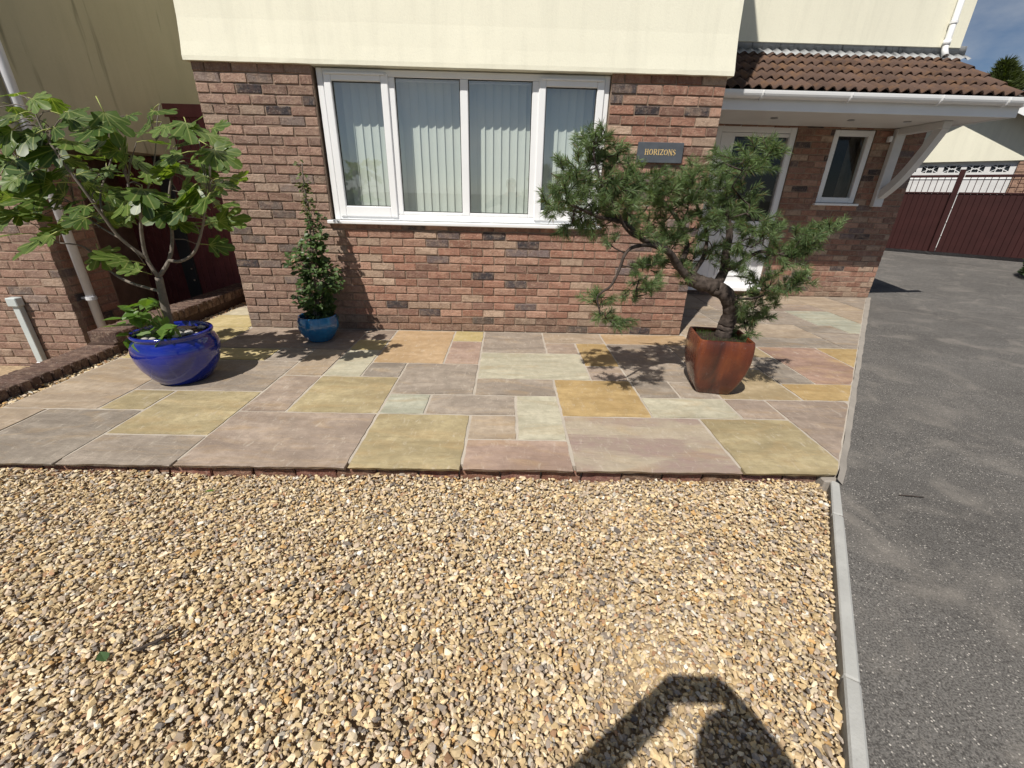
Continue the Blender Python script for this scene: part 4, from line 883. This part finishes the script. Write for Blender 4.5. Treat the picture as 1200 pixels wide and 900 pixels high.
p1 = pot('plant_pot', 'large glossy cobalt blue round pot holding the fig tree', (.245, -1.365, .002),
 [(.10, 0), (.160, 0), (.172, .010), (.212, .06), (.250, .13), (.272, .20), (.278, .25), (.272, .295), (.255, .332), (.244, .345), (.246, .354), (.254, .362), (.257, .374), (.251, .384), (.236, .384), (.231, .370), (.230, .32), (.22, .30)], BLUE, .231, .345)
for k in range(26):
    a, r = random.uniform(0, 6.28), random.uniform(.02, .2); bm = bmesh.new(); bmesh.ops.create_icosphere(bm, subdivisions=2, radius=random.uniform(.016, .030))
    for v in bm.verts: v.co.z *= .65; v.co.x *= 1.2
    bmo('pebble', bm, PEBG, p1, (r*math.cos(a), r*math.sin(a), .356), random.uniform(0, 3), True)
p2 = pot('plant_pot', 'small turquoise blue round pot against the brick wall under the window', (.885, -.365, .002),
 [(.07, 0), (.110, 0), (.118, .008), (.150, .05), (.178, .10), (.190, .145), (.188, .18), (.181, .212), (.175, .230), (.173, .240), (.168, .246), (.158, .244), (.156, .22), (.15, .2)], TURQ, .156, .205)
def rust():
    t = NT('rust_brown_glaze', .25, .6); v = t.coord('Object'); vs = t.coord('Object', (6, 6, .9))
    c = t.ramp(t.noise(vs, 1.6, 5, .6, .4), (.32, (.045, .015, .011)), (.52, (.115, .030, .015)), (.72, (.21, .058, .020)))
    c = t.mix(t.ramp(t.noise(v, 30, 4), (.66, 0.), (.76, .35)), c, (.30, .24, .22)); t.color(c); t.rough(t.ramp(t.noise(v, 7, 4), (.3, .14), (.7, .38))); t.bump(t.noise(v, 18, 4), .12, .006); return t.m
p3 = thing('plant_pot', 'tall rust brown glazed square pot holding the pine tree', 'pot', (4.325, -1.385, .002), None, R(-9.3))
bm = bmesh.new(); rs = []
def sq(h, z, rnd=.03):
    out = []
    for cx_, cy_, a0 in ((1, -1, -90), (1, 1, 0), (-1, 1, 90), (-1, -1, 180)):
        for k in range(4):
            a = R(a0+k*30); out.append(bm.verts.new(((h-rnd)*cx_+rnd*math.cos(a), (h-rnd)*cy_+rnd*math.sin(a), z)))
    return out
for h, z in ((.115, 0), (.122, .004), (.145, .06), (.168, .13), (.185, .20), (.195, .28), (.197, .34), (.193, .41), (.188, .432), (.178, .436), (.170, .43), (.166, .395)): rs.append(sq(h, z, .030))
for a, b in zip(rs, rs[1:]):
    for k in range(16): bm.faces.new((a[k], a[(k+1) % 16], b[(k+1) % 16], b[k]))
bm.faces.new(rs[0][::-1]); bm.faces.new(rs[-1])
bb = bmo('body', bm, rust(), p3, smooth=True); bb.modifiers.new('edges', 'EDGE_SPLIT').split_angle = R(40)
bm = bmesh.new(); bmesh.ops.create_grid(bm, x_segments=12, y_segments=12, size=.165)
for v in bm.verts: v.co.z += random.uniform(-.006, .01)+.02*(1-(v.co.length/.2)**2)
bmo('soil', bm, SOIL, p3, (0, 0, .402))

# ------------------------------------------------------------------ leaves
def leaf_mat(name, c, c2, trans=.35, rough=.42, attr=False, veins=False):
    t = NT(name, rough, .45); v = t.coord('Object')
    base = t.attr('col') if attr else t.mix(t.n.new('ShaderNodeObjectInfo').outputs['Random'], c, c2)
    k = t.mix(t.ramp(t.noise(v, 14, 4), (.4, 0.), (.75, .3)), base, tuple(x*.6 for x in c))
    if veins:
        sx = t.n.new('ShaderNodeSeparateXYZ'); t.l.new(v, sx.inputs[0])
        def mth(op, a, b=None, c=None):
            q = t.n.new('ShaderNodeMath'); q.operation = op
            for i, z in enumerate((a, b, c)):
                if z is None: continue
                if hasattr(z, 'is_output'): t.l.new(z, q.inputs[i])
                else: q.inputs[i].default_value = z
            return q.outputs[0]
        ax = mth('ABSOLUTE', sx.outputs[0]); y0 = mth('SUBTRACT', sx.outputs[1], .06); d = ax
        for a in (.48, .95): d = mth('MINIMUM', d, mth('ABSOLUTE', mth('SUBTRACT', mth('MULTIPLY', ax, math.cos(a)), mth('MULTIPLY', y0, math.sin(a)))))
        k = t.mix(t.ramp(d, (.006, .7), (.022, 0.)), k, (.26, .30, .11))
    t.color(k)
    tl = t.n.new('ShaderNodeBsdfTranslucent'); g = t.mix(1.0, k, (1.6, 1.7, .5), 'MULTIPLY'); t.l.new(g, tl.inputs[0])
    ms = t.n.new('ShaderNodeMixShader'); ms.inputs[0].default_value = trans; out = t.n['Material Output']
    t.l.new(t.b.outputs[0], ms.inputs[1]); t.l.new(tl.outputs[0], ms.inputs[2]); t.l.new(ms.outputs[0], out.inputs[0]); return t.m
FIGM = leaf_mat('fig_leaf', (.044, .088, .018), (.128, .195, .042), .36, .40, veins=True); RIB = plain('fig_leaf_stalk', (.30, .34, .10), .5, .1)
def fig_leaf_mesh(i):
    rr = random.Random(40+i); bm = bmesh.new()
    lob = [(-.95+rr.uniform(-.08, .08), .62), (-.48+rr.uniform(-.06, .06), .86), (0, 1.0), (.48+rr.uniform(-.06, .06), .88), (.95+rr.uniform(-.08, .08), .60)]
    if i % 3 == 0: lob = [lob[0], (-.42, .80), lob[2], (.42, .80), lob[4]]
    out = [(-.10, .02)]
    def pol(a, r): return (math.sin(a)*r, math.cos(a)*r*.92+.08)
    out.append(pol(-1.75, .32)); prev = None
    for k, (a, r) in enumerate(lob):
        w = .225
        if k: m = (lob[k-1][0]+a)/2; out.append(pol(m, .38+rr.uniform(-.07, .08)))
        out += [pol(a-w*.88, r*.60), pol(a-w*1.0, r*.84), pol(a-w*.5, r*.98), pol(a, r*1.02), pol(a+w*.5, r*.98), pol(a+w*1.0, r*.84), pol(a+w*.88, r*.60)]
    out += [pol(1.75, .32), (.10, .02)]
    curl = rr.uniform(.08, .45); fold = rr.uniform(.02, .28)
    def z(x, y): return -curl*(x*x+.6*(y-.3)**2)+fold*abs(x)*.8+.02*math.sin(9*x+5*y)
    c = bm.verts.new((0, .30, z(0, .30)+.0)); base_ = bm.verts.new((0, .05, z(0, .05)))
    inner = []
    vs = [bm.verts.new((x, y, z(x, y))) for x, y in out]
    mid = [bm.verts.new((x*.5, .30+(y-.30)*.5, z(x*.5, .30+(y-.30)*.5)+rr.uniform(-.012, .012))) for x, y in out]
    for a in range(len(vs)-1):
        bm.faces.new((vs[a], vs[a+1], mid[a+1], mid[a])); bm.faces.new((mid[a], mid[a+1], c))
    bm.faces.new((vs[-1], base_, mid[-1])); bm.faces.new((base_, vs[0], mid[0])); bm.faces.new((mid[-1], base_, c)); bm.faces.new((base_, mid[0], c))
    # stalk
    n0 = len(bm.faces); tube(bm, [(0, .07, z(0, .07)-.004), (0, -.18, -.02), (0, -.42, -.10)], [.014, .016, .018], 5)
    me = bpy.data.meshes.new('leaf'); bm.to_mesh(me); me.materials.append(FIGM); me.materials.append(RIB)
    for p in me.polygons: p.use_smooth = True; p.material_index = 1 if p.index >= n0 else 0
    bm.free(); return me
FLM = [fig_leaf_mesh(i) for i in range(9)]
BARK = plain('fig_bark', (.16, .14, .12), .85, .25, 30, .2, .5, 90)
fig = thing('fig_tree', 'young fig tree with big lobed leaves growing in the cobalt blue pot', 'tree', (.21, -1.33, .33))
FO = Vector((.21, -1.33, .33))
rad = {'trunk': (.031, .023), 'b1': (.014, .006), 'b2': (.014, .006), 'b3': (.012, .005), 'b4': (.011, .005), 'b5': (.012, .004), 'b6': (.007, .003), 'b7': (.007, .003), 'b8': (.007, .003)}
bnodes = []
for k, pts in FIG_B.items():
    r0, r1 = rad[k]; m = len(pts)
    P = smooth_path([(*p, r0+(r1-r0)*i/(m-1)) for i, p in enumerate(pts)], 4)
    if k != 'trunk': bnodes += [Vector(p[:3]) for p in P[3:]]
    bm = bmesh.new(); tube(bm, [Vector(p[:3])-FO for p in P], [p[3] for p in P], 10); bmo('trunk' if k == 'trunk' else 'branch', bm, BARK, fig, smooth=True)
twig = bmesh.new()
for x, y, z, s in FIG_L:
    p = Vector((x, y, z)); nb_ = min(bnodes, key=lambda q: (q-p).length); out = (p-nb_); out.z *= .4
    if out.length < .02: out = Vector((random.uniform(-1, 1), random.uniform(-1, .2), 0))
    out.normalize()
    o = link('leaf', random.choice(FLM), None, fig); s = s*1.04*random.uniform(.72, 1.15)
    fwd = Vector((out.x+random.uniform(-.5, .5), out.y+random.uniform(-.6, .4), random.uniform(-.8, .25))).normalized()
    nrm = Vector((random.uniform(-.6, .6), random.uniform(-1.0, .05), random.uniform(.35, 1))).normalized()
    xa = fwd.cross(nrm).normalized(); nz = xa.cross(fwd)
    Mx = Matrix((xa, fwd, nz)).transposed().to_4x4(); st = p-fwd*s*.35
    o.matrix_local = Matrix.Translation(st-FO) @ Mx @ Matrix.Scale(s, 4)
    root = st-fwd*s*.42-nz*s*.10
    if (root-nb_).length < .32: tube(twig, [nb_-FO, (nb_+root)/2-FO+Vector((0, 0, .015)), root-FO], [.0034, .003, .0025], 5)
stuff(bmo('twigs', twig, BARK, fig, smooth=True))
SHM = leaf_mat('fig_shoot_leaf', (.09, .17, .03), (.13, .22, .05))
def simple_leaf(name, mat, w=.42):
    bm = bmesh.new(); pts = [(0, 0), (w*.7, .25), (w, .5), (w*.6, .8), (0, 1.1), (-w*.6, .8), (-w, .5), (-w*.7, .25)]
    c = bm.verts.new((0, .5, -.06)); vs = [bm.verts.new((x, y, .10*abs(x)-.15*(y-.4)**2)) for x, y in pts]
    for k in range(8): bm.faces.new((vs[k], vs[(k+1) % 8], c))
    me = bpy.data.meshes.new(name); bm.to_mesh(me); bm.free(); me.materials.append(mat); return me
SLM = simple_leaf('leaf', SHM)
shoot = bmesh.new()
for x, y, z in FIG_S:
    p = Vector((x, y, z))
    for q in range(3):
        o = link('leaf', SLM, None, fig); fwd = Vector((random.uniform(-1, .6), random.uniform(-1, .3), random.uniform(-.7, .35))).normalized(); nrm = Vector((random.uniform(-.4, .4), random.uniform(-.6, .2), 1)).normalized()
        xa = fwd.cross(nrm).normalized(); o.matrix_local = Matrix.Translation(p-FO+Vector((random.uniform(-.02, .02), random.uniform(-.02, .02), random.uniform(-.02, .02)))) @ Matrix((xa, fwd, xa.cross(fwd))).transposed().to_4x4() @ Matrix.Scale(random.uniform(.06, .115), 4)
    tube(shoot, [(random.uniform(-.03, .02), random.uniform(-.06, 0), 0), (p-FO)*.6+Vector((0, 0, .03)), p-FO], [.004, .003, .002], 5)
stuff(bmo('shoots', shoot, RIB, fig, smooth=True))

# small bushy climber in the turquoise pot
CLM = leaf_mat('climber_leaf', (.03, .06, .02), (.05, .1, .03), .25, .45, attr=True)
cl = thing('climbing_plant', 'slim leafy climbing plant trained upright in the small turquoise pot', 'plant', (.885, -.365, .2)); CO_ = Vector((.885, -.365, .2))
prof = [(.22, .12), (.30, .17), (.40, .21), (.52, .235), (.66, .25), (.78, .22), (.90, .13), (1.02, .10), (1.14, .11), (1.24, .07), (1.32, .045), (1.42, .05), (1.52, .03), (1.60, .012)]
zz = np.array([p[0] for p in prof]); rr_p = np.array([p[1] for p in prof])
V, F, Cc = [], [], []; off = 0
lf = np.array([(0, 0, 0), (.34, .30, .05), (.40, .62, .06), (0, 1.05, -.10), (-.40, .62, .06), (-.34, .30, .05), (0, .5, -.03)]); lfF = np.array([(0, 1, 6), (1, 2, 6), (2, 3, 6), (3, 4, 6), (4, 5, 6), (5, 0, 6)])
ends = []
cum = np.cumsum(rr_p**1.3); cum /= cum[-1]
for k in range(1750):
    a = rng.uniform(0, 2*math.pi); z = np.interp(rng.random(), np.concatenate([[0], cum]), np.concatenate([[.22], zz])); r = np.interp(z, zz, rr_p)*math.sqrt(rng.uniform(.12, 1))*(.72+.38*math.sin(z*13+1.9*math.sin(z*27)+a))
    cxx = .885+.055*min(1, z/1.2)+.02*math.sin(z*7); p = np.array((cxx+r*math.cos(a), -.365+r*.75*math.sin(a)+.06, z))
    if p[1] > -.02: p[1] = -.03-.05*rng.random()
    fwd = np.array((math.cos(a)+rng.normal(0, .5), math.sin(a)+rng.normal(0, .5)-.2, rng.normal(-.25, .5))); fwd /= np.linalg.norm(fwd)
    nr = np.array((rng.normal(0, .4), rng.normal(-.4, .4), 1.)); xa = np.cross(fwd, nr); xa /= np.linalg.norm(xa); nz = np.cross(xa, fwd)
    s = rng.uniform(.032, .060)*(1 if z < 1.0 else .72); w = lf*s; w = w[:, :1]*xa+w[:, 1:2]*fwd+w[:, 2:]*nz+p
    V.append(w-np.array(CO_)); F.append(lfF+off); off += 7
    u = rng.random(); c = np.array((.038, .070, .022))*(1-u)+np.array((.100, .160, .050))*u
    if z > 1.15: c = c*.4+np.array((.13, .14, .05))*.6
    if rng.random() < .02: c = np.array((.45, .28, .18))
    Cc.append(np.tile(c, (7, 1))); ends.append(p)
stuff(np_mesh('foliage', np.concatenate(V), np.concatenate(F), CLM, cl, np.concatenate(Cc)))
bm = bmesh.new()
for k in range(5):
    a = k*1.25; tube(bm, [Vector(q[:3]) for q in smooth_path([(.02*math.cos(a), .02*math.sin(a), 0), (.03*math.cos(a), .02*math.sin(a)+.03, .3), (.05+.03*math.cos(a+1), .06, .7), (.055+.02*math.cos(a+2), .06, 1.05-.12*k+.1), (.06, .06, 1.36-.15*k)], 4)], .005, 5)
for p in ends[::9]:
    q = Vector((.885+.05*min(1, p[2]/1.2), -.31, p[2]-.05)); tube(bm, [q-CO_, Vector(p)-CO_], .0018, 4)
stuff(bmo('stems', bm, BARK, cl, smooth=True))
box('white_stake', (-.115, -.065, .165, .185, -.19, .56), WHITE, cl, .003)

# ------------------------------------------------------------------ pine
from mathutils import noise as mnoise
PB = plain('pine_bark', (.062, .049, .042), .92, .55, 35, .15, 1.0, 60)
pine = thing('pine_tree', 'gnarled bonsai-like pine with twisted trunk leaning in the rust brown pot', 'tree', (4.335, -1.40, .41)); PO = Vector((4.335, -1.40, .41))
nodes = []
for k, pts in PINE_B.items():
    P = smooth_path(pts, 9 if k == 'trunk' else 5); bm = bmesh.new()
    pp = [Vector(p[:3])-PO+Vector((random.gauss(0, p[3]*.05), random.gauss(0, p[3]*.05), random.gauss(0, p[3]*.04))) for p in P]
    if k == 'trunk': pp.insert(0, pp[0]+Vector((0, 0, -.06)))
    kf = 1.22 if k == 'trunk' else 1.0; rad_ = [p[3]*kf*random.uniform(.96, 1.05) for p in P]
    if k == 'trunk': rad_.insert(0, .066)
    tube(bm, pp, rad_, 14)
    for v in bm.verts: v.co += Vector(mnoise.noise_vector(v.co*38))*(.0045 if k == 'trunk' else .003)+Vector(mnoise.noise_vector(v.co*13))*(.011 if k == 'trunk' else .004)
    bmo('trunk' if k == 'trunk' else 'branch', bm, PB, pine, smooth=True)
    if k != 'trunk': nodes += [(Vector(p[:3]), p[3]) for p in P[2:]]
shoots = []; tw = bmesh.new()
T = [Vector(t) for t in PINE_T]; T.sort(key=lambda t: min((t-n[0]).length for n in nodes))
for t in T:
    n0 = min(nodes, key=lambda n: (n[0]-t).length); q = n0[0]; d = t-q; L = d.length
    mid = q+d*.5+Vector((random.gauss(0, .12*L), random.gauss(0, .12*L), random.gauss(-.03, .10)*L)); r0 = min(.008, .004+.012*L)
    tube(tw, [q-PO, mid-PO, t-PO], [r0, r0*.8, .003], 5); nodes += [(mid, r0), (t, .003)]
    dr = (d.normalized() if L > .01 else Vector((0, -1, 0)))
    for s_ in range(random.choice((5, 6, 7))):
        e = (dr*.5+Vector((random.gauss(0, .6), random.gauss(0, .6), random.gauss(.28, .5)))).normalized(); ln = random.uniform(.045, .11)
        a0 = t+Vector((random.gauss(0, .026), random.gauss(0, .026), random.gauss(0, .022))); shoots.append((a0, e, ln)); tube(tw, [a0-PO, a0+e*ln-PO], [.003, .002], 4)
stuff(bmo('twigs', tw, PB, pine, smooth=True))
def pine_mat():
    t = leaf_mat('pine_needle', (.03, .06, .02), (.06, .1, .03), .22, .45, attr=True); return t
V, Cc = [], []
for a0, e, ln in shoots:
    m = int(70*ln/.08); tpos = rng.random(m)**.8; a0 = np.array(a0); e = np.array(e)
    P = a0+e*(ln*tpos)[:, None]
    rd = rng.normal(0, 1, (m, 3)); rd -= (rd@e)[:, None]*e; rd /= np.linalg.norm(rd, axis=1)[:, None]
    dirs = rd*rng.uniform(.55, 1.05, (m, 1))+e*rng.uniform(.5, 1.1, (m, 1)); dirs /= np.linalg.norm(dirs, axis=1)[:, None]
    le = rng.uniform(.035, .062, (m, 1)); sd = np.cross(dirs, rng.normal(0, 1, (m, 3))); sd /= np.linalg.norm(sd, axis=1)[:, None]; w = .00115
    tip = P+dirs*le+np.array((0, 0, -.004)); midp = P+dirs*le*.55
    V.append(np.stack([P-sd*w, P+sd*w, midp+sd*w*1.1, tip, midp-sd*w*1.1], 1).reshape(-1, 3))
    u = rng.random((m, 1))*.5+.5*rng.random(); c = np.array((.055, .098, .038))*(1-u)+np.array((.215, .300, .122))*u
    c = np.where(rng.random((m, 1)) < .05, np.array((.20, .13, .06)), c)
    Cc.append(np.repeat(c, 5, 0))
V = np.concatenate(V)-np.array(PO); nq = len(V)//5
stuff(np_mesh('needles', V, np.arange(nq*5).reshape(-1, 5), pine_mat(), pine, np.concatenate(Cc)))
# grass tufts on the pot's soil
V, F, Cc = [], [], []; off = 0
for k in range(260):
    a, b = rng.uniform(-.145, .145, 2); h = rng.uniform(.02, .055); lx, ly = rng.normal(0, .02, 2); w = .0016
    V += [(a-w, b, 0), (a+w, b, 0), (a+lx, b+ly, h)]; F.append((off, off+1, off+2)); off += 3; g = rng.uniform(.6, 1.2); Cc += [(.06*g, .11*g, .02*g)]*3
gr = np_mesh('grass', np.array(V), np.array(F), leaf_mat('pot_grass', (.06, .11, .02), (.08, .14, .03), .3, .5, attr=True), p3, np.array(Cc)); gr.location = (0, 0, .405); stuff(gr)

# conifer beyond the porch roof
con = thing('conifer_tree', 'green conifer top showing above the porch roof at the right', 'tree', (15.75, 9.3, .3))
bm = bmesh.new(); tube(bm, [(0, 0, 0), (0, 0, 2.2), (.05, 0, 4.1)], [.16, .10, .03], 8); bmo('trunk', bm, PB, con)
n = 9000; h = rng.random(n)**.8; z = .6+h*3.95; r = 1.55*(1-h)**.75*np.sqrt(rng.uniform(.25, 1, n))*(1+.25*np.sin(h*23)); a = rng.uniform(0, 6.283, n)
P = np.stack([r*np.cos(a)+.25*np.sin(h*9), r*np.sin(a), z], 1); D = np.stack([np.cos(a), np.sin(a), rng.uniform(.1, 1.0, n)], 1)+rng.normal(0, .35, (n, 3)); D /= np.linalg.norm(D, axis=1)[:, None]
Sd = np.cross(D, rng.normal(0, 1, (n, 3))); Sd /= np.linalg.norm(Sd, axis=1)[:, None]; le = rng.uniform(.10, .26, (n, 1))
V = np.stack([P-Sd*.025, P+Sd*.025, P+D*le], 1).reshape(-1, 3); g = rng.uniform(.5, 1.25, (n, 1)); Cc = np.repeat(np.array((.075, .10, .03))*g, 3, 0)
stuff(np_mesh('crown', V, np.arange(n*3).reshape(-1, 3), leaf_mat('conifer_leaf', (.06, .09, .03), (.08, .11, .03), .2, .6, attr=True), con, Cc))
# dark shrub leaning in at the right edge of the drive
sh = thing('shrub', 'dark green shrub at the far right edge of the drive', 'shrub', (12.15, 2.95, drive_z(12.15, 2.95)))
n = 2600; ph = rng.uniform(0, 6.283, n); el = np.arcsin(rng.uniform(-.1, 1, n)); rr2 = rng.uniform(.45, 1, n)**.5
P = np.stack([.42*rr2*np.cos(ph)*np.cos(el), .42*rr2*np.sin(ph)*np.cos(el), .12+.62*rr2*np.sin(el)], 1); D = P/np.linalg.norm(P, axis=1)[:, None]+rng.normal(0, .5, (n, 3)); D /= np.linalg.norm(D, axis=1)[:, None]
Sd = np.cross(D, rng.normal(0, 1, (n, 3))); Sd /= np.linalg.norm(Sd, axis=1)[:, None]; le = rng.uniform(.05, .09, (n, 1))
V = np.stack([P, P+D*le*.5+Sd*.018, P+D*le, P+D*le*.5-Sd*.018], 1).reshape(-1, 3); Cc = np.repeat(np.array((.04, .07, .025))*rng.uniform(.5, 1.3, (n, 1)), 4, 0)
stuff(np_mesh('foliage', V, np.arange(n*4).reshape(-1, 4), leaf_mat('shrub_leaf', (.04, .07, .025), (.05, .08, .03), .2, .5, attr=True), sh, Cc))
bm = bmesh.new()
for k in range(6): tube(bm, [(0, 0, -.02), (.12*math.cos(k), .12*math.sin(k), .3), (.25*math.cos(k), .25*math.sin(k), .5)], [.012, .009, .004], 5)
bmo('stems', bm, BARK, sh)

# ------------------------------------------------------------------ fallen bits
def fallen(label, loc, s, rz, c):
    o = link('fallen_leaf', simple_leaf('fallen_leaf', plain('fallen_leaf_'+label[:6].strip(), c, .5)), None, None, loc, rz); o.scale = (s, s, s); o.rotation_euler = (.25, .2, rz); tag(o, label, 'leaf')
fallen('dark green fallen leaf lying on the gravel at the lower left', (1.435, -3.53, -.058), .042, 1.0, (.045, .09, .03))
fallen('small green leaf on the gravel just below the patio edge', (1.245, -2.655, -.058), .04, 2.2, (.10, .16, .03))
def stick(label, pts, r):
    bm = bmesh.new(); tube(bm, pts, r, 6); tag(bmo('twig', bm, PB, None), label, 'twig')
stick('dark twig lying on the gravel at the lower left', [(1.50, -3.50, -.050), (1.56, -3.47, -.046), (1.60, -3.42, -.050)], [.004, .006, .003])
z_ = drive_z(4.9, -2.65)
stick('thin dark twig lying on the tarmac drive', [(4.78, -2.66, z_+.006), (4.83, -2.67, z_+.010), (4.90, -2.675, z_+.006)], [.003, .003, .002])
# ------------------------------------------------------------------ the photographer, standing on the gravel behind the phone
def skinned(name, verts, edges, radii, mat, parent, sub=2, root=0):
    me = bpy.data.meshes.new(name); me.from_pydata([tuple(v) for v in verts], edges, []); o = link(name, me, mat, parent)
    o.modifiers.new('skin', 'SKIN'); sv = me.skin_vertices[0].data if me.skin_vertices else None
    if sv is None:
        bm = bmesh.new(); bm.from_mesh(me); bm.verts.layers.skin.verify(); bm.to_mesh(me); bm.free(); sv = me.skin_vertices[0].data
    for i, r in enumerate(radii):
        sv[i].radius = (r, r) if not hasattr(r, '__len__') else r
        sv[i].use_root = (i == root)
    s = o.modifiers.new('sub', 'SUBSURF'); s.levels = s.render_levels = sub
    me.polygons.foreach_set('use_smooth', [True]*len(me.polygons)); return o
GZ = -.075; px, pyy = 2.765, -4.83
person = thing('person', 'person in dark jacket and jeans holding up a phone, whose shadow falls on the gravel', 'person', (px, pyy, GZ))
JKT = plain('dark_jacket', (.03, .035, .045), .8, .2, 20); JEAN = plain('jeans', (.05, .07, .12), .85, .2, 40); SKIN = plain('skin', (.45, .27, .20), .5, .06, 10); HAIR = plain('hair', (.06, .04, .03), .6, .3, 60); SHOE = plain('shoe', (.05, .05, .05), .6)
K = lambda x, y, z: (x-px, y-pyy, z)          # world x, y and height above the gravel
lh, rh = (2.675, -4.520, 1.405), (2.925, -4.525, 1.405)
V = [K(px, pyy-.01, .92), K(px, pyy-.01, 1.08), K(px, pyy, 1.22), K(px, pyy-.01, 1.36), K(px, pyy+.02, 1.45), K(px+.01, pyy+.055, 1.52), K(px+.01, pyy+.07, 1.60), K(px+.01, pyy+.06, 1.645),
 K(px-.18, pyy, 1.345), K(2.27, -4.735, 1.19), K(2.50, -4.61, 1.335), K(2.705, -4.49, 1.415),
 K(px+.18, pyy, 1.345), K(3.10, -4.78, 1.14), K(3.00, -4.61, 1.32), K(2.905, -4.49, 1.415),
 K(px-.10, pyy-.01, .86), K(px-.12, pyy+.01, .46), K(px-.125, pyy-.03, .08), K(px-.14, pyy+.10, .035),
 K(px+.10, pyy-.01, .86), K(px+.12, pyy+.01, .46), K(px+.125, pyy-.03, .08), K(px+.14, pyy+.10, .035)]
E_ = [(0, 1), (1, 2), (2, 3), (3, 4), (4, 5), (5, 6), (6, 7), (3, 8), (8, 9), (9, 10), (10, 11), (3, 12), (12, 13), (13, 14), (14, 15), (0, 16), (16, 17), (17, 18), (18, 19), (0, 20), (20, 21), (21, 22), (22, 23)]
rad_ = [(.17, .12), (.16, .11), (.18, .12), (.16, .11), (.062, .062), (.075, .085), (.088, .10), (.07, .08), .075, .056, .050, .046, .080, .068, .058, .048, .10, .07, .05, .045, .10, .07, .05, .045]
body = skinned('body', V, E_, rad_, JKT, person)
# trousers, skin and shoes by height on the one body mesh
m = NT('person_body', .75, .25); tcz = m.n.new('ShaderNodeTexCoord'); sx = m.n.new('ShaderNodeSeparateXYZ'); m.l.new(tcz.outputs['Object'], sx.inputs[0])
c = m.ramp(m.mul(sx.outputs['Z'], .5), (0., (.05, .05, .05)), (.045, (.05, .05, .05)), (.05, (.05, .07, .12)), (.46, (.05, .07, .12)), (.465, (.03, .035, .045)), (.712, (.03, .035, .045)), (.716, (.45, .27, .20)))
m.color(c); body.data.materials.clear(); body.data.materials.append(m.m)
bm = bmesh.new(); bmesh.ops.create_uvsphere(bm, u_segments=24, v_segments=16, radius=1)
for v in bm.verts: v.co = Vector((v.co.x*.108, v.co.y*.122-.012, v.co.z*.108+.02))
bmesh.ops.delete(bm, geom=[v for v in bm.verts if v.co.y > .045 and v.co.z < .062], context='VERTS'); bmo('hair', bm, HAIR, person, K(px+.01, pyy+.065, 1.60), smooth=True)
for sx_ in (-.032, .032):
    bm = bmesh.new(); bmesh.ops.create_uvsphere(bm, u_segments=12, v_segments=8, radius=.012); bmo('eye', bm, plain('eye', (.7, .7, .7), .2), person, K(px+.01+sx_, pyy+.155, 1.585), smooth=True)
bm = bmesh.new(); tube(bm, [(0, .155, 1.59), (0, .182, 1.56), (0, .165, 1.552)], [.008, .013, .010], 8); bmo('nose', bm, SKIN, person, (.01, 0, 0), smooth=True)
for sgn, hnd in ((1, lh), (-1, rh)):
    hb = Vector(K(*hnd)); vs = [hb, hb+Vector((.010*sgn, .035, .03))]; es = [(0, 1)]; rr3 = [.030, .030]
    for k in range(4):
        b0 = hb+Vector((.012*sgn, .040, .055-.022*k)); i = len(vs); vs += [b0, b0+Vector((.030*sgn, .020, .006)), b0+Vector((.055*sgn, .012, .004)), b0+Vector(((.066-.004*k)*sgn, -.002, .002))]; es += [(1, i), (i, i+1), (i+1, i+2), (i+2, i+3)]; rr3 += [.011, .010, .009, .008]
    i = len(vs); vs += [hb+Vector((.02*sgn, .0, .05)), hb+Vector((.045*sgn, .002, .06)), hb+Vector((.064*sgn, .008, .058))]; es += [(0, i), (i, i+1), (i+1, i+2)]; rr3 += [.013, .011, .009]
    skinned('hand', vs, es, rr3, SKIN, person, 1)
phone = thing('phone', 'black phone held up level by the photographer, casting the top of the shadow', 'phone', (2.805, -4.466, 1.352))
phone.rotation_euler = (-PIT, 0, -YAW)
box('phone_body', (-.088, .088, -.0045, .0045, -.045, .045), plain('phone_black', (.02, .02, .022), .3), phone, .003)
